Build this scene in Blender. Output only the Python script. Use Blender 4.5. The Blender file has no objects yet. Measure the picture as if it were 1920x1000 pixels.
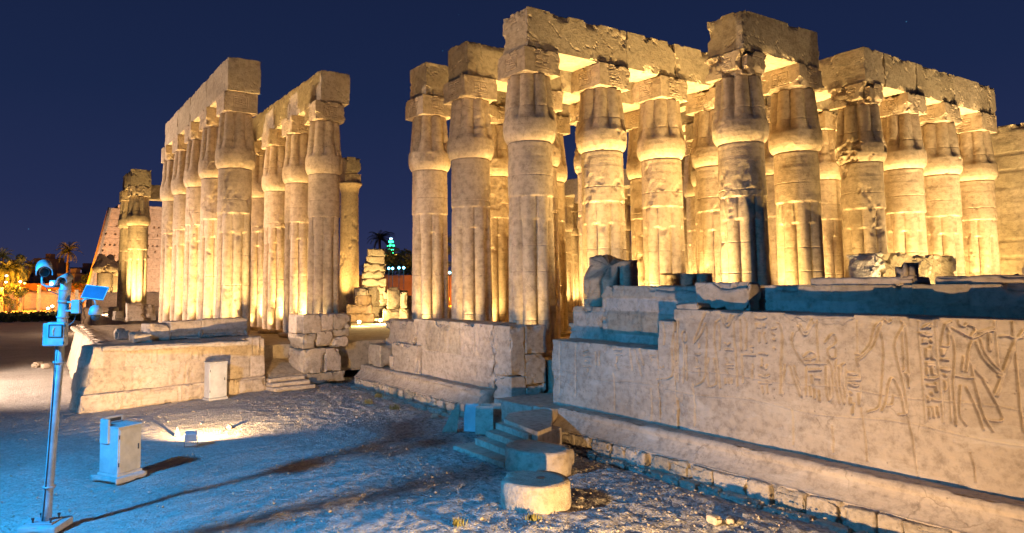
import bpy, math, random
import numpy as np
from mathutils import Matrix, Vector
from math import radians, sin, cos, pi

# ------------------------------------------------------------------ camera, sky, exposure
S = bpy.context.scene
COL = S.collection
F_PX, YAW, PIT, ROL, CX, CY = 1314.2, radians(30.65), radians(4.62), radians(-.23), 804.6, 432.2
CAMZ = 5.0
_f = np.array([sin(YAW)*cos(PIT), cos(YAW)*cos(PIT), sin(PIT)])
_r0 = np.array([cos(YAW), -sin(YAW), 0.0]); _u0 = np.cross(_r0, _f)
_r = _r0*cos(ROL) + _u0*sin(ROL); _u = -_r0*sin(ROL) + _u0*cos(ROL)
cam = bpy.data.cameras.new('camera'); camo = bpy.data.objects.new('camera', cam); COL.objects.link(camo)
cam.sensor_width = 36; cam.lens = 36*F_PX/1920; cam.clip_end = 3000; cam.clip_start = .05
cam.shift_x = (960-CX)/1920; cam.shift_y = -(500-CY)/1920
M = Matrix(((_r[0], _u[0], -_f[0], 0), (_r[1], _u[1], -_f[1], 0), (_r[2], _u[2], -_f[2], CAMZ), (0, 0, 0, 1)))
camo.matrix_world = M
S.camera = camo

def ray(x, y): return _f + _r*(x-CX)/F_PX - _u*(y-CY)/F_PX
def atz(x, y, z): d = ray(x, y); return d*((z-CAMZ)/d[2]) + np.array([0, 0, CAMZ])
def atx(x, y, X): d = ray(x, y); return d*(X/d[0]) + np.array([0, 0, CAMZ])
def aty(x, y, Y): d = ray(x, y); return d*(Y/d[1]) + np.array([0, 0, CAMZ])
def atd(x, y, D): return ray(x, y)*D + np.array([0, 0, CAMZ])

w = bpy.data.worlds.new("World"); S.world = w; w.use_nodes = True
nt = w.node_tree; nt.nodes.clear()
tc = nt.nodes.new('ShaderNodeTexCoord'); sp = nt.nodes.new('ShaderNodeSeparateXYZ')
rp = nt.nodes.new('ShaderNodeValToRGB'); bg = nt.nodes.new('ShaderNodeBackground'); wo = nt.nodes.new('ShaderNodeOutputWorld')
nt.links.new(tc.outputs['Generated'], sp.inputs[0]); nt.links.new(sp.outputs['Z'], rp.inputs[0])
e = rp.color_ramp.elements
e[0].position = 0.0; e[0].color = (.030, .036, .098, 1)
e[1].position = .62; e[1].color = (.0055, .0105, .038, 1)
k = e.new(.12); k.color = (.017, .026, .082, 1)
k = e.new(.26); k.color = (.0105, .020, .066, 1)
# a few faint stars
vo = nt.nodes.new('ShaderNodeTexVoronoi'); vo.inputs['Scale'].default_value = 26
lt = nt.nodes.new('ShaderNodeMath'); lt.operation = 'LESS_THAN'; lt.inputs[1].default_value = .019
ad = nt.nodes.new('ShaderNodeMix'); ad.data_type = 'RGBA'; ad.blend_type = 'ADD'
ad.inputs['B'].default_value = (.02, .09, .16, 1)
nt.links.new(tc.outputs['Generated'], vo.inputs['Vector']); nt.links.new(vo.outputs['Distance'], lt.inputs[0])
nt.links.new(lt.outputs[0], ad.inputs['Factor']); nt.links.new(rp.outputs[0], ad.inputs['A'])
nt.links.new(ad.outputs['Result'], bg.inputs[0]); nt.links.new(bg.outputs[0], wo.inputs[0])
bg.inputs[1].default_value = 1.0
S.view_settings.view_transform = 'Standard'; S.view_settings.look = 'None'
S.view_settings.exposure = 0.0; S.view_settings.gamma = 1
cy = S.cycles
cy.use_denoising = True; cy.max_bounces = 6; cy.diffuse_bounces = 4; cy.sample_clamp_indirect = 6

WARM = (1.0, .67, .26); FLOODC = (1.0, .62, .27); BLUE = (.025, .37, .95); PINK = (1.0, .72, .56); SODIUM = (1.0, .32, .015)

def lamp(name, kind, loc, power, color, target=None, size=90, blend=.6, radius=.1):
    l = bpy.data.lights.new(name, kind); l.energy = power; l.color = color; l.shadow_soft_size = radius
    if kind == 'SPOT': l.spot_size = radians(size); l.spot_blend = blend
    o = bpy.data.objects.new(name, l); COL.objects.link(o); o.location = loc
    if target is not None:
        o.rotation_euler = (Vector(target)-Vector(loc)).to_track_quat('-Z', 'Y').to_euler()
    return o

# blue floodlight on a tall mast beside the viewer, two warm ground floods and an added fill, a pale one towards the avenue
lamp('blue_floodlight', 'SPOT', (-6.3, 14.1, 8.6), 19000, BLUE, (3.0, 18.5, 0), 114, .9, .32)
lamp('ground_flood_lamp', 'SPOT', (5.10, 23.55, .42), 7600, FLOODC, (10.5, 35.0, 12.5), 160, .6, .05)
lamp('near_flood_and_fill', 'SPOT', (9.0, 8.0, .34), 4000, FLOODC, (15.5, 15.0, 3.4), 172, .3, .06)
lamp('avenue_flood_lamp', 'SPOT', (-9, 42, 3.6), 30000, PINK, (1.0, 43, 0), 92, .5, .1)
lamp('avenue_flood_lamp', 'SPOT', (-16, 62, 4.0), 60000, (1, .74, .60), (10, 50, 13), 62, .6, .2)
lamp('near_flood_and_fill', 'SPOT', (8.7, 8.3, .6), 2600, FLOODC, (1.5, 18.5, 2.4), 80, .8, .06)  # second lamp added as warm fill on the post and sand
lamp('pylon_flood_lamp', 'SPOT', (34, 150, 1.0), 140000, (1.0, .72, .48), (30, 195, 13), 110, .8, .5)

# ------------------------------------------------------------------ numeric helpers
def _h(ix, iy, iz, seed):
    h = (ix*374761393 + iy*668265263 + iz*1440662683 + seed*974711) & 0xffffffff
    h = ((h ^ (h >> 13))*1274126177) & 0xffffffff
    h = ((h ^ (h >> 16))*2246822519) & 0xffffffff
    return (h & 0xffffff)/float(0xffffff)
def vnoise(P, seed=0):
    P = np.asarray(P, float); i = np.floor(P).astype(np.int64); f = P-i; u = f*f*(3-2*f)
    r = 0
    for a in (0, 1):
        for b in (0, 1):
            for c in (0, 1):
                wgt = (u[..., 0] if a else 1-u[..., 0])*(u[..., 1] if b else 1-u[..., 1])*(u[..., 2] if c else 1-u[..., 2])
                r = r + wgt*_h(i[..., 0]+a, i[..., 1]+b, i[..., 2]+c, seed)
    return r*2-1
def fbm(P, oct=4, seed=0, gain=.5):
    P = np.asarray(P, float); a = 1.0; t = 0; s = 0
    for o in range(oct):
        t = t + a*vnoise(P*(2.03**o)+o*17.3, seed+o); s += a; a *= gain
    return t/s*1.5
def sstep(a, b, x):
    t = np.clip((x-a)/(b-a), 0, 1); return t*t*(3-2*t)

class MB:
    def __init__(s): s.v = []; s.f = []; s.n = 0; s.t = []
    def add(s, V, F, T=None, tint=0.0):
        V = np.asarray(V, float)
        if T is not None: V = V@np.asarray(T)[:3, :3].T + np.asarray(T)[:3, 3]
        s.v.append(V); s.t.append(np.broadcast_to(np.asarray(tint, float), (len(V),)))
        for A in (F if isinstance(F, list) else [F]):
            s.f.append(np.asarray(A, np.int64)+s.n)
        s.n += len(V); return s
    def build(s, name, mat, parent=None, smooth=False, loc=None, rotz=None):
        me = bpy.data.meshes.new(name)
        V = np.concatenate(s.v); me.vertices.add(len(V)); me.vertices.foreach_set('co', V.astype(np.float32).ravel())
        loops = np.concatenate([a.ravel() for a in s.f]); sizes = np.concatenate([np.full(len(a), a.shape[1]) for a in s.f])
        me.loops.add(len(loops)); me.loops.foreach_set('vertex_index', loops.astype(np.int32))
        me.polygons.add(len(sizes)); st = np.concatenate([[0], np.cumsum(sizes)[:-1]])
        me.polygons.foreach_set('loop_start', st.astype(np.int32))
        me.polygons.foreach_set('use_smooth', np.full(len(sizes), bool(smooth)))
        me.update(calc_edges=True); me.validate()
        tt = np.concatenate(s.t)
        if np.abs(tt).max() > 0:
            at = me.attributes.new('tint', 'FLOAT', 'POINT')
            if len(at.data) == len(tt): at.data.foreach_set('value', tt.astype(np.float32))
        me.materials.append(mat)
        o = bpy.data.objects.new(name, me); COL.objects.link(o)
        if parent is not None: o.parent = parent
        if loc is not None: o.location = loc
        if rotz is not None: o.rotation_euler = (0, 0, rotz)
        return o

def tf(loc=(0, 0, 0), rz=0, rx=0, ry=0):
    return np.array(Matrix.Translation(loc) @ Matrix.Rotation(rz, 4, 'Z') @ Matrix.Rotation(ry, 4, 'Y') @ Matrix.Rotation(rx, 4, 'X'))

def stone(lx, ly, lz, res=.15, r=.05, amp=.015, seed=0, disp=None, omit='', chip=.0, freq=2.0, fine=None):
    """a weathered block: rounded box, base centre at the origin; returns V, F"""
    r = min(r, lx*.3, ly*.3, lz*.3)
    half = np.array([lx, ly, lz])/2
    L = []
    for q, l in enumerate((lx, ly, lz)):
        rs = res if np.isscalar(res) else res[q]
        n = max(2, int(math.ceil(l/rs)))
        a = np.linspace(-l/2, l/2, n+1)
        a = np.unique(np.round(np.concatenate([a, [-l/2+r, l/2-r, -l/2+r*.4, l/2-r*.4]]), 5)); L.append(a)
    Vs, Fs, n0 = [], [], 0
    for ax in range(3):
        for sgn, nm in ((-1, '-'), (1, '+')):
            if nm+'xyz'[ax] in omit: continue
            b, c = [(1, 2), (2, 0), (0, 1)][ax]
            A, B = np.meshgrid(L[b], L[c], indexing='ij')
            P = np.zeros(A.shape+(3,)); P[..., ax] = sgn*half[ax]; P[..., b] = A; P[..., c] = B
            idx = np.arange(A.size).reshape(A.shape)+n0
            q = np.stack([idx[:-1, :-1], idx[1:, :-1], idx[1:, 1:], idx[:-1, 1:]], -1).reshape(-1, 4)
            if sgn < 0: q = q[:, ::-1]
            Vs.append(P.reshape(-1, 3)); Fs.append(q); n0 += A.size
    V = np.concatenate(Vs); Fq = np.concatenate(Fs)
    key = np.round(V*2e4).astype(np.int64)
    _, first, inv = np.unique(key, axis=0, return_index=True, return_inverse=True)
    V = V[first]; Fq = inv.reshape(-1)[Fq]
    c = np.clip(V, -(half-r), half-r); d = V-c; dn = np.linalg.norm(d, axis=1, keepdims=True); N = d/np.maximum(dn, 1e-9)
    edge = (np.abs(d) > r*.3).sum(1) >= 2
    so = np.array([seed*3.71, seed*1.93, seed*5.17])
    P = c+N*r
    if chip > 0:
        big = np.minimum(half.min()*.9, .5)
        dist = half-np.abs(V); ds = np.sort(dist, axis=1)[:, 1]    # distance to the nearest edge along the face
        ew = np.clip(1-ds/big, 0, 1)**1.5
        n1 = fbm(P*1.7+so, 4, seed+5)
        brk = sstep(.16, .24, n1+.25*ew-.1)*(.45+.55*np.clip(n1, 0, 1))*(1+.35*fbm(P*6+so, 3, seed+8))
        P = P-(np.sign(V)*np.minimum(1, np.abs(V)/half)**3)*(chip*ew*np.clip(brk, 0, 1.4))[:, None]
    P = P+N*(amp*fbm(P*freq+so, 4, seed))[:, None]
    if disp is not None:
        P2 = P.copy(); P2[:, 2] += lz/2
        P = P+N*disp(P2, N)[:, None]
    P[:, 2] += lz/2
    return P, Fq

def box(lx, ly, lz, c=(0, 0, 0)):
    x, y, z = lx/2, ly/2, lz/2
    V = np.array([(-x, -y, -z), (x, -y, -z), (x, y, -z), (-x, y, -z), (-x, -y, z), (x, -y, z), (x, y, z), (-x, y, z)])+np.array(c)
    F = np.array([(0, 3, 2, 1), (4, 5, 6, 7), (0, 1, 5, 4), (1, 2, 6, 5), (2, 3, 7, 6), (3, 0, 4, 7)])
    return V, F
def bbox(lx, ly, lz, c=(0, 0, 0), bev=.02):
    V, Fq = stone(lx, ly, lz, res=9, r=bev, amp=0)
    V = V.copy(); V[:, 2] -= lz/2
    return V+np.array(c), Fq
def tube(pts, rad, n=10, cap=True):
    pts = [np.array(p, float) for p in pts]; rad = [rad]*len(pts) if np.isscalar(rad) else rad
    V = []; 
    for i, p in enumerate(pts):
        a = pts[max(0, i-1)]; b = pts[min(len(pts)-1, i+1)]; t = (b-a)/max(1e-9, np.linalg.norm(b-a))
        ref = np.array([0, 0, 1.]) if abs(t[2]) < .9 else np.array([1., 0, 0])
        x = np.cross(ref, t); x /= np.linalg.norm(x); y = np.cross(t, x)
        for k in range(n): V.append(p+rad[i]*(cos(2*pi*k/n)*x+sin(2*pi*k/n)*y))
    F = [(i*n+k, i*n+(k+1) % n, (i+1)*n+(k+1) % n, (i+1)*n+k) for i in range(len(pts)-1) for k in range(n)]
    Fs = [np.array(F)]
    if cap:
        Fs.append(np.array([list(range(n))[::-1]])); Fs.append(np.array([[(len(pts)-1)*n+k for k in range(n)]]))
    return np.array(V), Fs
def lathe(prof, n=32, rfun=None):
    """prof list of (r,z); closed top and bottom when r==0 is not given"""
    th = np.arange(n)*2*pi/n; V = []
    for (r, z) in prof: V += [(r*cos(t), r*sin(t), z) for t in th]
    m = len(prof)
    F = [(i*n+k, i*n+(k+1) % n, (i+1)*n+(k+1) % n, (i+1)*n+k) for i in range(m-1) for k in range(n)]
    return np.array(V), [np.array(F), np.array([list(range(n))[::-1]]), np.array([[(m-1)*n+k for k in range(n)]])]
def prism(poly, z0, z1):
    n = len(poly); V = [(x, y, z0) for x, y in poly]+[(x, y, z1) for x, y in poly]
    return np.array(V), [np.array([(k, (k+1) % n, n+(k+1) % n, n+k) for k in range(n)]), np.array([list(range(n))[::-1]]), np.array([list(range(n, 2*n))])]

def empty(name, loc=(0, 0, 0), rz=0):
    o = bpy.data.objects.new(name, None); COL.objects.link(o); o.location = loc; o.rotation_euler = (0, 0, rz); o.empty_display_size = .3
    return o
def tag(o, label=None, cat=None, group=None, kind=None):
    if label: o['label'] = label
    if cat: o['category'] = cat
    if group: o['group'] = group
    o['kind'] = kind or 'thing'
    return o
def copy_tree(o):
    c = o.copy(); COL.objects.link(c)
    for ch in list(o.children):
        d = ch.copy(); COL.objects.link(d); d.parent = c
        for g in list(ch.children):
            h = g.copy(); COL.objects.link(h); h.parent = d
    return c

# ------------------------------------------------------------------ materials
def newmat(name):
    m = bpy.data.materials.new(name); m.use_nodes = True; n = m.node_tree
    return m, n, n.nodes['Principled BSDF']
def N(n, t, **kw):
    x = n.nodes.new('ShaderNode'+t)
    for a, b in kw.items():
        if a in x.inputs.keys(): x.inputs[a].default_value = b
        else: setattr(x, a, b)
    return x
def ramp(n, src, stops):
    r = n.nodes.new('ShaderNodeValToRGB'); n.links.new(src, r.inputs[0]); e = r.color_ramp.elements
    while len(e) < len(stops): e.new(.5)
    for k, (p, c) in enumerate(stops): e[k].position = p; e[k].color = (*c, 1) if len(c) == 3 else c
    return r.outputs[0]
def mixc(n, fac, a, b, mode='MIX'):
    x = n.nodes.new('ShaderNodeMix'); x.data_type = 'RGBA'; x.blend_type = mode
    for s, v in (('Factor', fac), ('A', a), ('B', b)):
        if hasattr(v, 'links'): n.links.new(v, x.inputs[s])
        else: x.inputs[s].default_value = v if not isinstance(v, tuple) else (*v, 1)[:4]
    return x.outputs['Result']
def stone_mat(name, c1, c2, stain, scale=.5, bump=.35, strata=.5, stain_amt=.5, bdist=.04, pale=None):
    m, n, p = newmat(name); L = n.links.new
    g = N(n, 'NewGeometry'); oi = N(n, 'ObjectInfo')
    off = N(n, 'VectorMath', operation='MULTIPLY_ADD'); off.inputs[1].default_value = (37, 23, 11)
    cmb = N(n, 'CombineXYZ'); 
    for q in range(3): L(oi.outputs['Random'], cmb.inputs[q])
    L(cmb.outputs[0], off.inputs[0]); L(g.outputs['Position'], off.inputs[2]); pos = off.outputs[0]
    n1 = N(n, 'TexNoise', Scale=scale, Detail=7, Roughness=.62); L(pos, n1.inputs['Vector'])
    n2 = N(n, 'TexNoise', Scale=scale*9, Detail=8, Roughness=.7); L(pos, n2.inputs['Vector'])
    base = ramp(n, n1.outputs[0], [(.32, c1), (.68, c2)])
    fine = ramp(n, n2.outputs[0], [(.3, (.5, .48, .45)), (.52, (1, 1, 1)), (.75, (1.2, 1.17, 1.12))])
    col = mixc(n, .85, base, fine, 'MULTIPLY')
    mp = N(n, 'Mapping'); mp.inputs['Scale'].default_value = (.55, .55, 1.3); L(pos, mp.inputs['Vector'])
    n3 = N(n, 'TexNoise', Scale=scale*.9, Detail=6, Roughness=.68, Distortion=.4); L(mp.outputs[0], n3.inputs['Vector'])
    sf = ramp(n, n3.outputs[0], [(.56, (0, 0, 0)), (.70, (stain_amt,)*3)])
    col = mixc(n, sf, col, stain)
    if pale:
        n5 = N(n, 'TexNoise', Scale=scale*2.1, Detail=8, Roughness=.66, Distortion=.8); L(mp.outputs[0], n5.inputs['Vector'])
        pf = ramp(n, n5.outputs[0], [(.54, (0, 0, 0)), (.66, (.6,)*3)])
        col = mixc(n, pf, col, pale)
    # horizontal bedding
    mp2 = N(n, 'Mapping'); mp2.inputs['Scale'].default_value = (.7, .7, 9); L(pos, mp2.inputs['Vector'])
    n4 = N(n, 'TexNoise', Scale=1.6, Detail=6, Roughness=.7); L(mp2.outputs[0], n4.inputs['Vector'])
    bed = ramp(n, n4.outputs[0], [(.3, (.86, .85, .83)), (.6, (1, 1, 1))])
    col = mixc(n, strata, col, bed, 'MULTIPLY')
    # small pits
    v = N(n, 'TexVoronoi', Scale=5.5); L(pos, v.inputs['Vector'])
    pit = ramp(n, v.outputs['Distance'], [(.05, (0, 0, 0)), (.16, (1, 1, 1))])
    n6 = N(n, 'TexNoise', Scale=1.1, Detail=3); L(pos, n6.inputs['Vector'])
    pm = ramp(n, n6.outputs[0], [(.5, (0, 0, 0)), (.62, (1, 1, 1))])
    pitc = mixc(n, pm, (1, 1, 1, 1), pit)
    col = mixc(n, .45, col, pitc, 'MULTIPLY')
    an = N(n, 'Attribute', attribute_name='tint'); a1 = N(n, 'Math', operation='ADD'); a1.inputs[1].default_value = 1.0; L(an.outputs['Fac'], a1.inputs[0])
    a2 = N(n, 'CombineColor'); a3 = N(n, 'Math', operation='MULTIPLY_ADD'); a3.inputs[1].default_value = 1.25; a3.inputs[2].default_value = 1.0; L(an.outputs['Fac'], a3.inputs[0])
    L(a1.outputs[0], a2.inputs[0]); L(a1.outputs[0], a2.inputs[1]); L(a3.outputs[0], a2.inputs[2])
    col = mixc(n, 1.0, col, a2.outputs[0], 'MULTIPLY')
    # sparse hairline cracks
    vc = N(n, 'TexVoronoi', Scale=.75, feature='DISTANCE_TO_EDGE'); wv = N(n, 'TexNoise', Scale=2.2, Detail=5)
    L(pos, wv.inputs['Vector']); wa = N(n, 'VectorMath', operation='MULTIPLY_ADD'); wa.inputs[1].default_value = (.5, .5, .5)
    L(wv.outputs['Color'], wa.inputs[0]); L(pos, wa.inputs[2]); L(wa.outputs[0], vc.inputs['Vector'])
    ck = ramp(n, vc.outputs['Distance'], [(.004, (.3, .27, .24)), (.016, (1, 1, 1))])
    ckm = ramp(n, n1.outputs[0], [(.53, (0, 0, 0)), (.66, (1, 1, 1))])
    ckc = mixc(n, ckm, (1, 1, 1, 1), ck)
    col = mixc(n, .5, col, ckc, 'MULTIPLY')
    L(col, p.inputs['Base Color']); p.inputs['Roughness'].default_value = .93; p.inputs['Specular IOR Level'].default_value = .15
    n7 = N(n, 'TexNoise', Scale=14, Detail=9, Roughness=.65); L(pos, n7.inputs['Vector'])
    h = N(n, 'Math', operation='MULTIPLY_ADD'); h.inputs[1].default_value = .45; L(n4.outputs[0], h.inputs[0]); L(n7.outputs[0], h.inputs[2])
    h2 = N(n, 'Math', operation='MULTIPLY_ADD'); h2.inputs[1].default_value = .5; L(pitc, h2.inputs[0]); L(h.outputs[0], h2.inputs[2])
    h3 = N(n, 'Math', operation='MULTIPLY_ADD'); h3.inputs[1].default_value = 1.2; L(n2.outputs[0], h3.inputs[0]); L(h2.outputs[0], h3.inputs[2])
    b = N(n, 'Bump', Strength=bump, Distance=bdist); L(h3.outputs[0], b.inputs['Height']); L(b.outputs[0], p.inputs['Normal'])
    return m
def plain(name, c, rough=.6, metal=0, var=.15, scale=6, bump=.1, emit=None, es=0, spec=.4):
    m, n, p = newmat(name); L = n.links.new
    g = N(n, 'NewGeometry'); n1 = N(n, 'TexNoise', Scale=scale, Detail=6, Roughness=.65); L(g.outputs['Position'], n1.inputs['Vector'])
    a = tuple(x*(1-var) for x in c); b = tuple(min(1, x*(1+var)) for x in c)
    L(ramp(n, n1.outputs[0], [(.3, a), (.7, b)]), p.inputs['Base Color'])
    p.inputs['Roughness'].default_value = rough; p.inputs['Metallic'].default_value = metal; p.inputs['Specular IOR Level'].default_value = spec
    bm = N(n, 'Bump', Strength=bump, Distance=.02); L(n1.outputs[0], bm.inputs['Height']); L(bm.outputs[0], p.inputs['Normal'])
    if emit: p.inputs['Emission Color'].default_value = (*emit, 1); p.inputs['Emission Strength'].default_value = es
    return m

COLSTONE = stone_mat('column_sandstone', (.44, .34, .22), (.56, .44, .30), (.25, .18, .11), .45, .5, .7, .55, .05)
BEAMSTONE = stone_mat('beam_sandstone', (.40, .32, .21), (.50, .41, .28), (.24, .18, .11), .5, .5, .7, .5, .05)
WALLSTONE = stone_mat('wall_sandstone', (.43, .35, .26), (.53, .44, .335), (.33, .26, .185), .55, .42, .45, .5, .035, (.60, .52, .41))
ROUGHSTONE = stone_mat('rough_limestone', (.42, .35, .26), (.54, .46, .35), (.28, .21, .14), .8, .8, .4, .5, .06)
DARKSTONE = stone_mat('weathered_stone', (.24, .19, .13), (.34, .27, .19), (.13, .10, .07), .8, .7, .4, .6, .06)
MUD = stone_mat('mud_plaster', (.34, .24, .15), (.42, .31, .21), (.24, .17, .11), .4, .4, .2, .4, .05)
PYLONSTONE = stone_mat('pylon_sandstone', (.44, .34, .26), (.52, .41, .32), (.34, .26, .20), .2, .4, .5, .5, .1)

def ground_mat():
    m, n, p = newmat('dusty_gravel'); L = n.links.new
    g = N(n, 'NewGeometry'); pos = g.outputs['Position']
    n1 = N(n, 'TexNoise', Scale=.35, Detail=7, Roughness=.6); L(pos, n1.inputs['Vector'])
    n2 = N(n, 'TexNoise', Scale=6, Detail=9, Roughness=.72); L(pos, n2.inputs['Vector'])
    v = N(n, 'TexVoronoi', Scale=13); L(pos, v.inputs['Vector'])
    base = ramp(n, n1.outputs[0], [(.3, (.40, .37, .325)), (.7, (.55, .52, .465))])
    sx = N(n, 'SeparateXYZ'); L(pos, sx.inputs[0]); m1 = N(n, 'Math', operation='MULTIPLY_ADD'); m1.inputs[1].default_value = -.15; L(sx.outputs['Y'], m1.inputs[0]); L(sx.outputs['X'], m1.inputs[2])
    n9 = N(n, 'TexNoise', Scale=.6, Detail=4); L(pos, n9.inputs['Vector']); m2 = N(n, 'Math', operation='MULTIPLY_ADD'); m2.inputs[1].default_value = 5.0; L(n9.outputs[0], m2.inputs[0]); L(m1.outputs[0], m2.inputs[2])
    mr = N(n, 'MapRange'); mr.inputs['From Min'].default_value = 4.0; mr.inputs['From Max'].default_value = 11.0; mr.inputs['To Min'].default_value = .35; mr.inputs['To Max'].default_value = 1.0; L(m2.outputs[0], mr.inputs['Value'])
    fine = ramp(n, n2.outputs[0], [(.34, (.34, .33, .32)), (.5, (.95, .95, .95)), (.68, (1.45, 1.42, 1.38))])
    col = mixc(n, mr.outputs[0], base, fine, 'MULTIPLY')
    peb = ramp(n, v.outputs['Color'], [(.5, (.78, .78, .78)), (.95, (1.15, 1.15, 1.15))])
    col = mixc(n, .5, col, peb, 'MULTIPLY')
    L(col, p.inputs['Base Color']); p.inputs['Roughness'].default_value = .95; p.inputs['Specular IOR Level'].default_value = .1
    vv = ramp(n, v.outputs['Distance'], [(.0, (1, 1, 1)), (.5, (0, 0, 0))])
    h = N(n, 'Math', operation='MULTIPLY_ADD'); h.inputs[1].default_value = .35; L(vv, h.inputs[0]); L(n2.outputs[0], h.inputs[2])
    b = N(n, 'Bump', Strength=.9, Distance=.09); L(h.outputs[0], b.inputs['Height']); L(b.outputs[0], p.inputs['Normal'])
    return m
GROUND = ground_mat()
FLOOR = stone_mat('paving_stone', (.34, .27, .18), (.44, .36, .25), (.24, .18, .11), .5, .5, .2, .4, .05)
METAL = plain('painted_steel', (.33, .35, .36), .55, .1, .28, 3.5, .12)
METALD = plain('dark_steel', (.05, .055, .06), .5, .2, .2, 9, .05)
CABWHITE = plain('white_paint', (.47, .465, .44), .55, 0, .22, 2.2, .1)
CONCRETE = plain('concrete', (.40, .38, .35), .9, 0, .2, 5, .3)
GLASS = plain('lamp_glass', (.30, .34, .36), .12, 0, .1, 4, 0, spec=.8)
PANEL = plain('solar_panel', (.05, .09, .16), .25, 0, .15, 4, .02, spec=.6)
BARK = plain('palm_bark', (.12, .085, .055), .95, 0, .35, 5, .6)
FROND = plain('palm_frond', (.07, .085, .03), .8, 0, .35, 1.2, .1)
LEAF = plain('dark_leaf', (.05, .075, .03), .8, 0, .4, 1.0, .1)
WOOD = plain('old_timber', (.34, .27, .19), .85, 0, .3, 8, .4)
HOUSE = plain('house_plaster', (.22, .17, .14), .9, 0, .2, .4, .2)
HOUSEP = plain('house_plaster_pale', (.30, .24, .22), .9, 0, .2, .4, .2)
WINDOWD = plain('dark_window', (.02, .02, .03), .3, 0, .1, 3, 0)
BRICKRED = plain('red_mudbrick', (.26, .13, .07), .95, 0, .25, .8, .4)
LAMPW = plain('lamp_white', (1, 1, 1), .5, 0, 0, 1, 0, (1, .82, .55), 14)
LAMPG = plain('lamp_green', (1, 1, 1), .5, 0, 0, 1, 0, (.02, 1, .35), 9)
LAMPC = plain('lamp_cyan', (1, 1, 1), .5, 0, 0, 1, 0, (.15, .75, 1), 9)
LAMPO = plain('lamp_orange', (1, 1, 1), .5, 0, 0, 1, 0, (1, .5, .05), 9)
LEDB = plain('lamp_blue_white', (1, 1, 1), .5, 0, 0, 1, 0, (.45, .8, 1), 6)
GRASSM = plain('dry_grass', (.16, .15, .05), .9, 0, .3, 3, .1)

rng = np.random.default_rng(7); random.seed(7)

# ------------------------------------------------------------------ the ground and the court floor
def lines(lo, hi, a, b, d, g=1.22):
    m = list(np.arange(a, b+1e-6, d)); s = d; x = b
    while x < hi: s = min(s*g, 60); x += s; m.append(x)
    s = d; x = a
    while x > lo: s = min(s*g, 60); x -= s; m.insert(0, x)
    return np.array(m)
gx = lines(-900, 1200, -2.5, 17.5, .075); gy = lines(-400, 1800, 8.5, 34.0, .085)
X, Y = np.meshgrid(gx, gy, indexing='ij'); P = np.stack([X, Y, X*0], -1)
near = np.clip(1-(np.hypot(X-7, Y-20)-16)/20, 0.15, 1)
rough = .35+.65*sstep(4.5, 10, X-.15*(Y-12))+.25*sstep(30, 60, Y)
Z = .03*fbm(P*.5, 3, 3)+near*rough*(.024*fbm(P*1.6, 3, 11)+.042*np.clip(fbm(P*5.2, 3, 5), -.5, 1))
Z -= .012*sstep(.02, .3, fbm(P*np.array([.5, 2.2, 1]), 3, 31))*near
Z -= .30*sstep(14.3, 15.6, X)*sstep(37, 35, Y)*(1-sstep(16.9, 20.5, Y)*sstep(24.6, 22.6, Y))
Z *= np.clip(1.3-np.hypot(X, Y)/300, 0, 1)
P[..., 2] = Z-.02
idx = np.arange(X.size).reshape(X.shape)
q = np.stack([idx[:-1, :-1], idx[1:, :-1], idx[1:, 1:], idx[:-1, 1:]], -1).reshape(-1, 4)
g = MB().add(P.reshape(-1, 3), q).build('ground', GROUND, smooth=True); tag(g, kind='structure')
fl = MB().add(*prism([(18.95, 6), (70, 6), (70, 110), (8.6, 110), (8.6, 36.2), (18.95, 36.2)], .4, 2.0)).build('court_floor', FLOOR); tag(fl, kind='structure')

# ------------------------------------------------------------------ columns
def carve(u, v, seed, hw, hh, frame=True, nst=16, dep=.03, wd=.018):
    r = np.random.default_rng(seed); o = np.zeros(len(u)); segs = []
    for _ in range(nst):
        x, y = r.uniform(-hw*.75, hw*.75), r.uniform(-hh*.7, hh*.7); a = r.choice([0, pi/2, r.uniform(0, pi)]); l = r.uniform(.04, .13)
        segs.append((x-l*cos(a), y-l*sin(a), x+l*cos(a), y+l*sin(a)))
    if frame: segs += [(-hw, -hh, hw, -hh), (hw, -hh, hw, hh), (hw, hh, -hw, hh), (-hw, hh, -hw, -hh)]
    for (x0, y0, x1, y1) in segs:
        dx, dy = x1-x0, y1-y0; L2 = dx*dx+dy*dy+1e-9; t = np.clip(((u-x0)*dx+(v-y0)*dy)/L2, 0, 1)
        o = np.minimum(o, -dep*np.exp(-(np.hypot(u-x0-t*dx, v-y0-t*dy)/wd)**4))
    return o
NTH = 128
def lobes(th, rc=.72, rl=.286):
    ph = np.mod(th, pi/4)-pi/8
    return rc*np.cos(ph)+np.sqrt(np.maximum(rl*rl-(rc*np.sin(ph))**2, 0))
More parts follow.
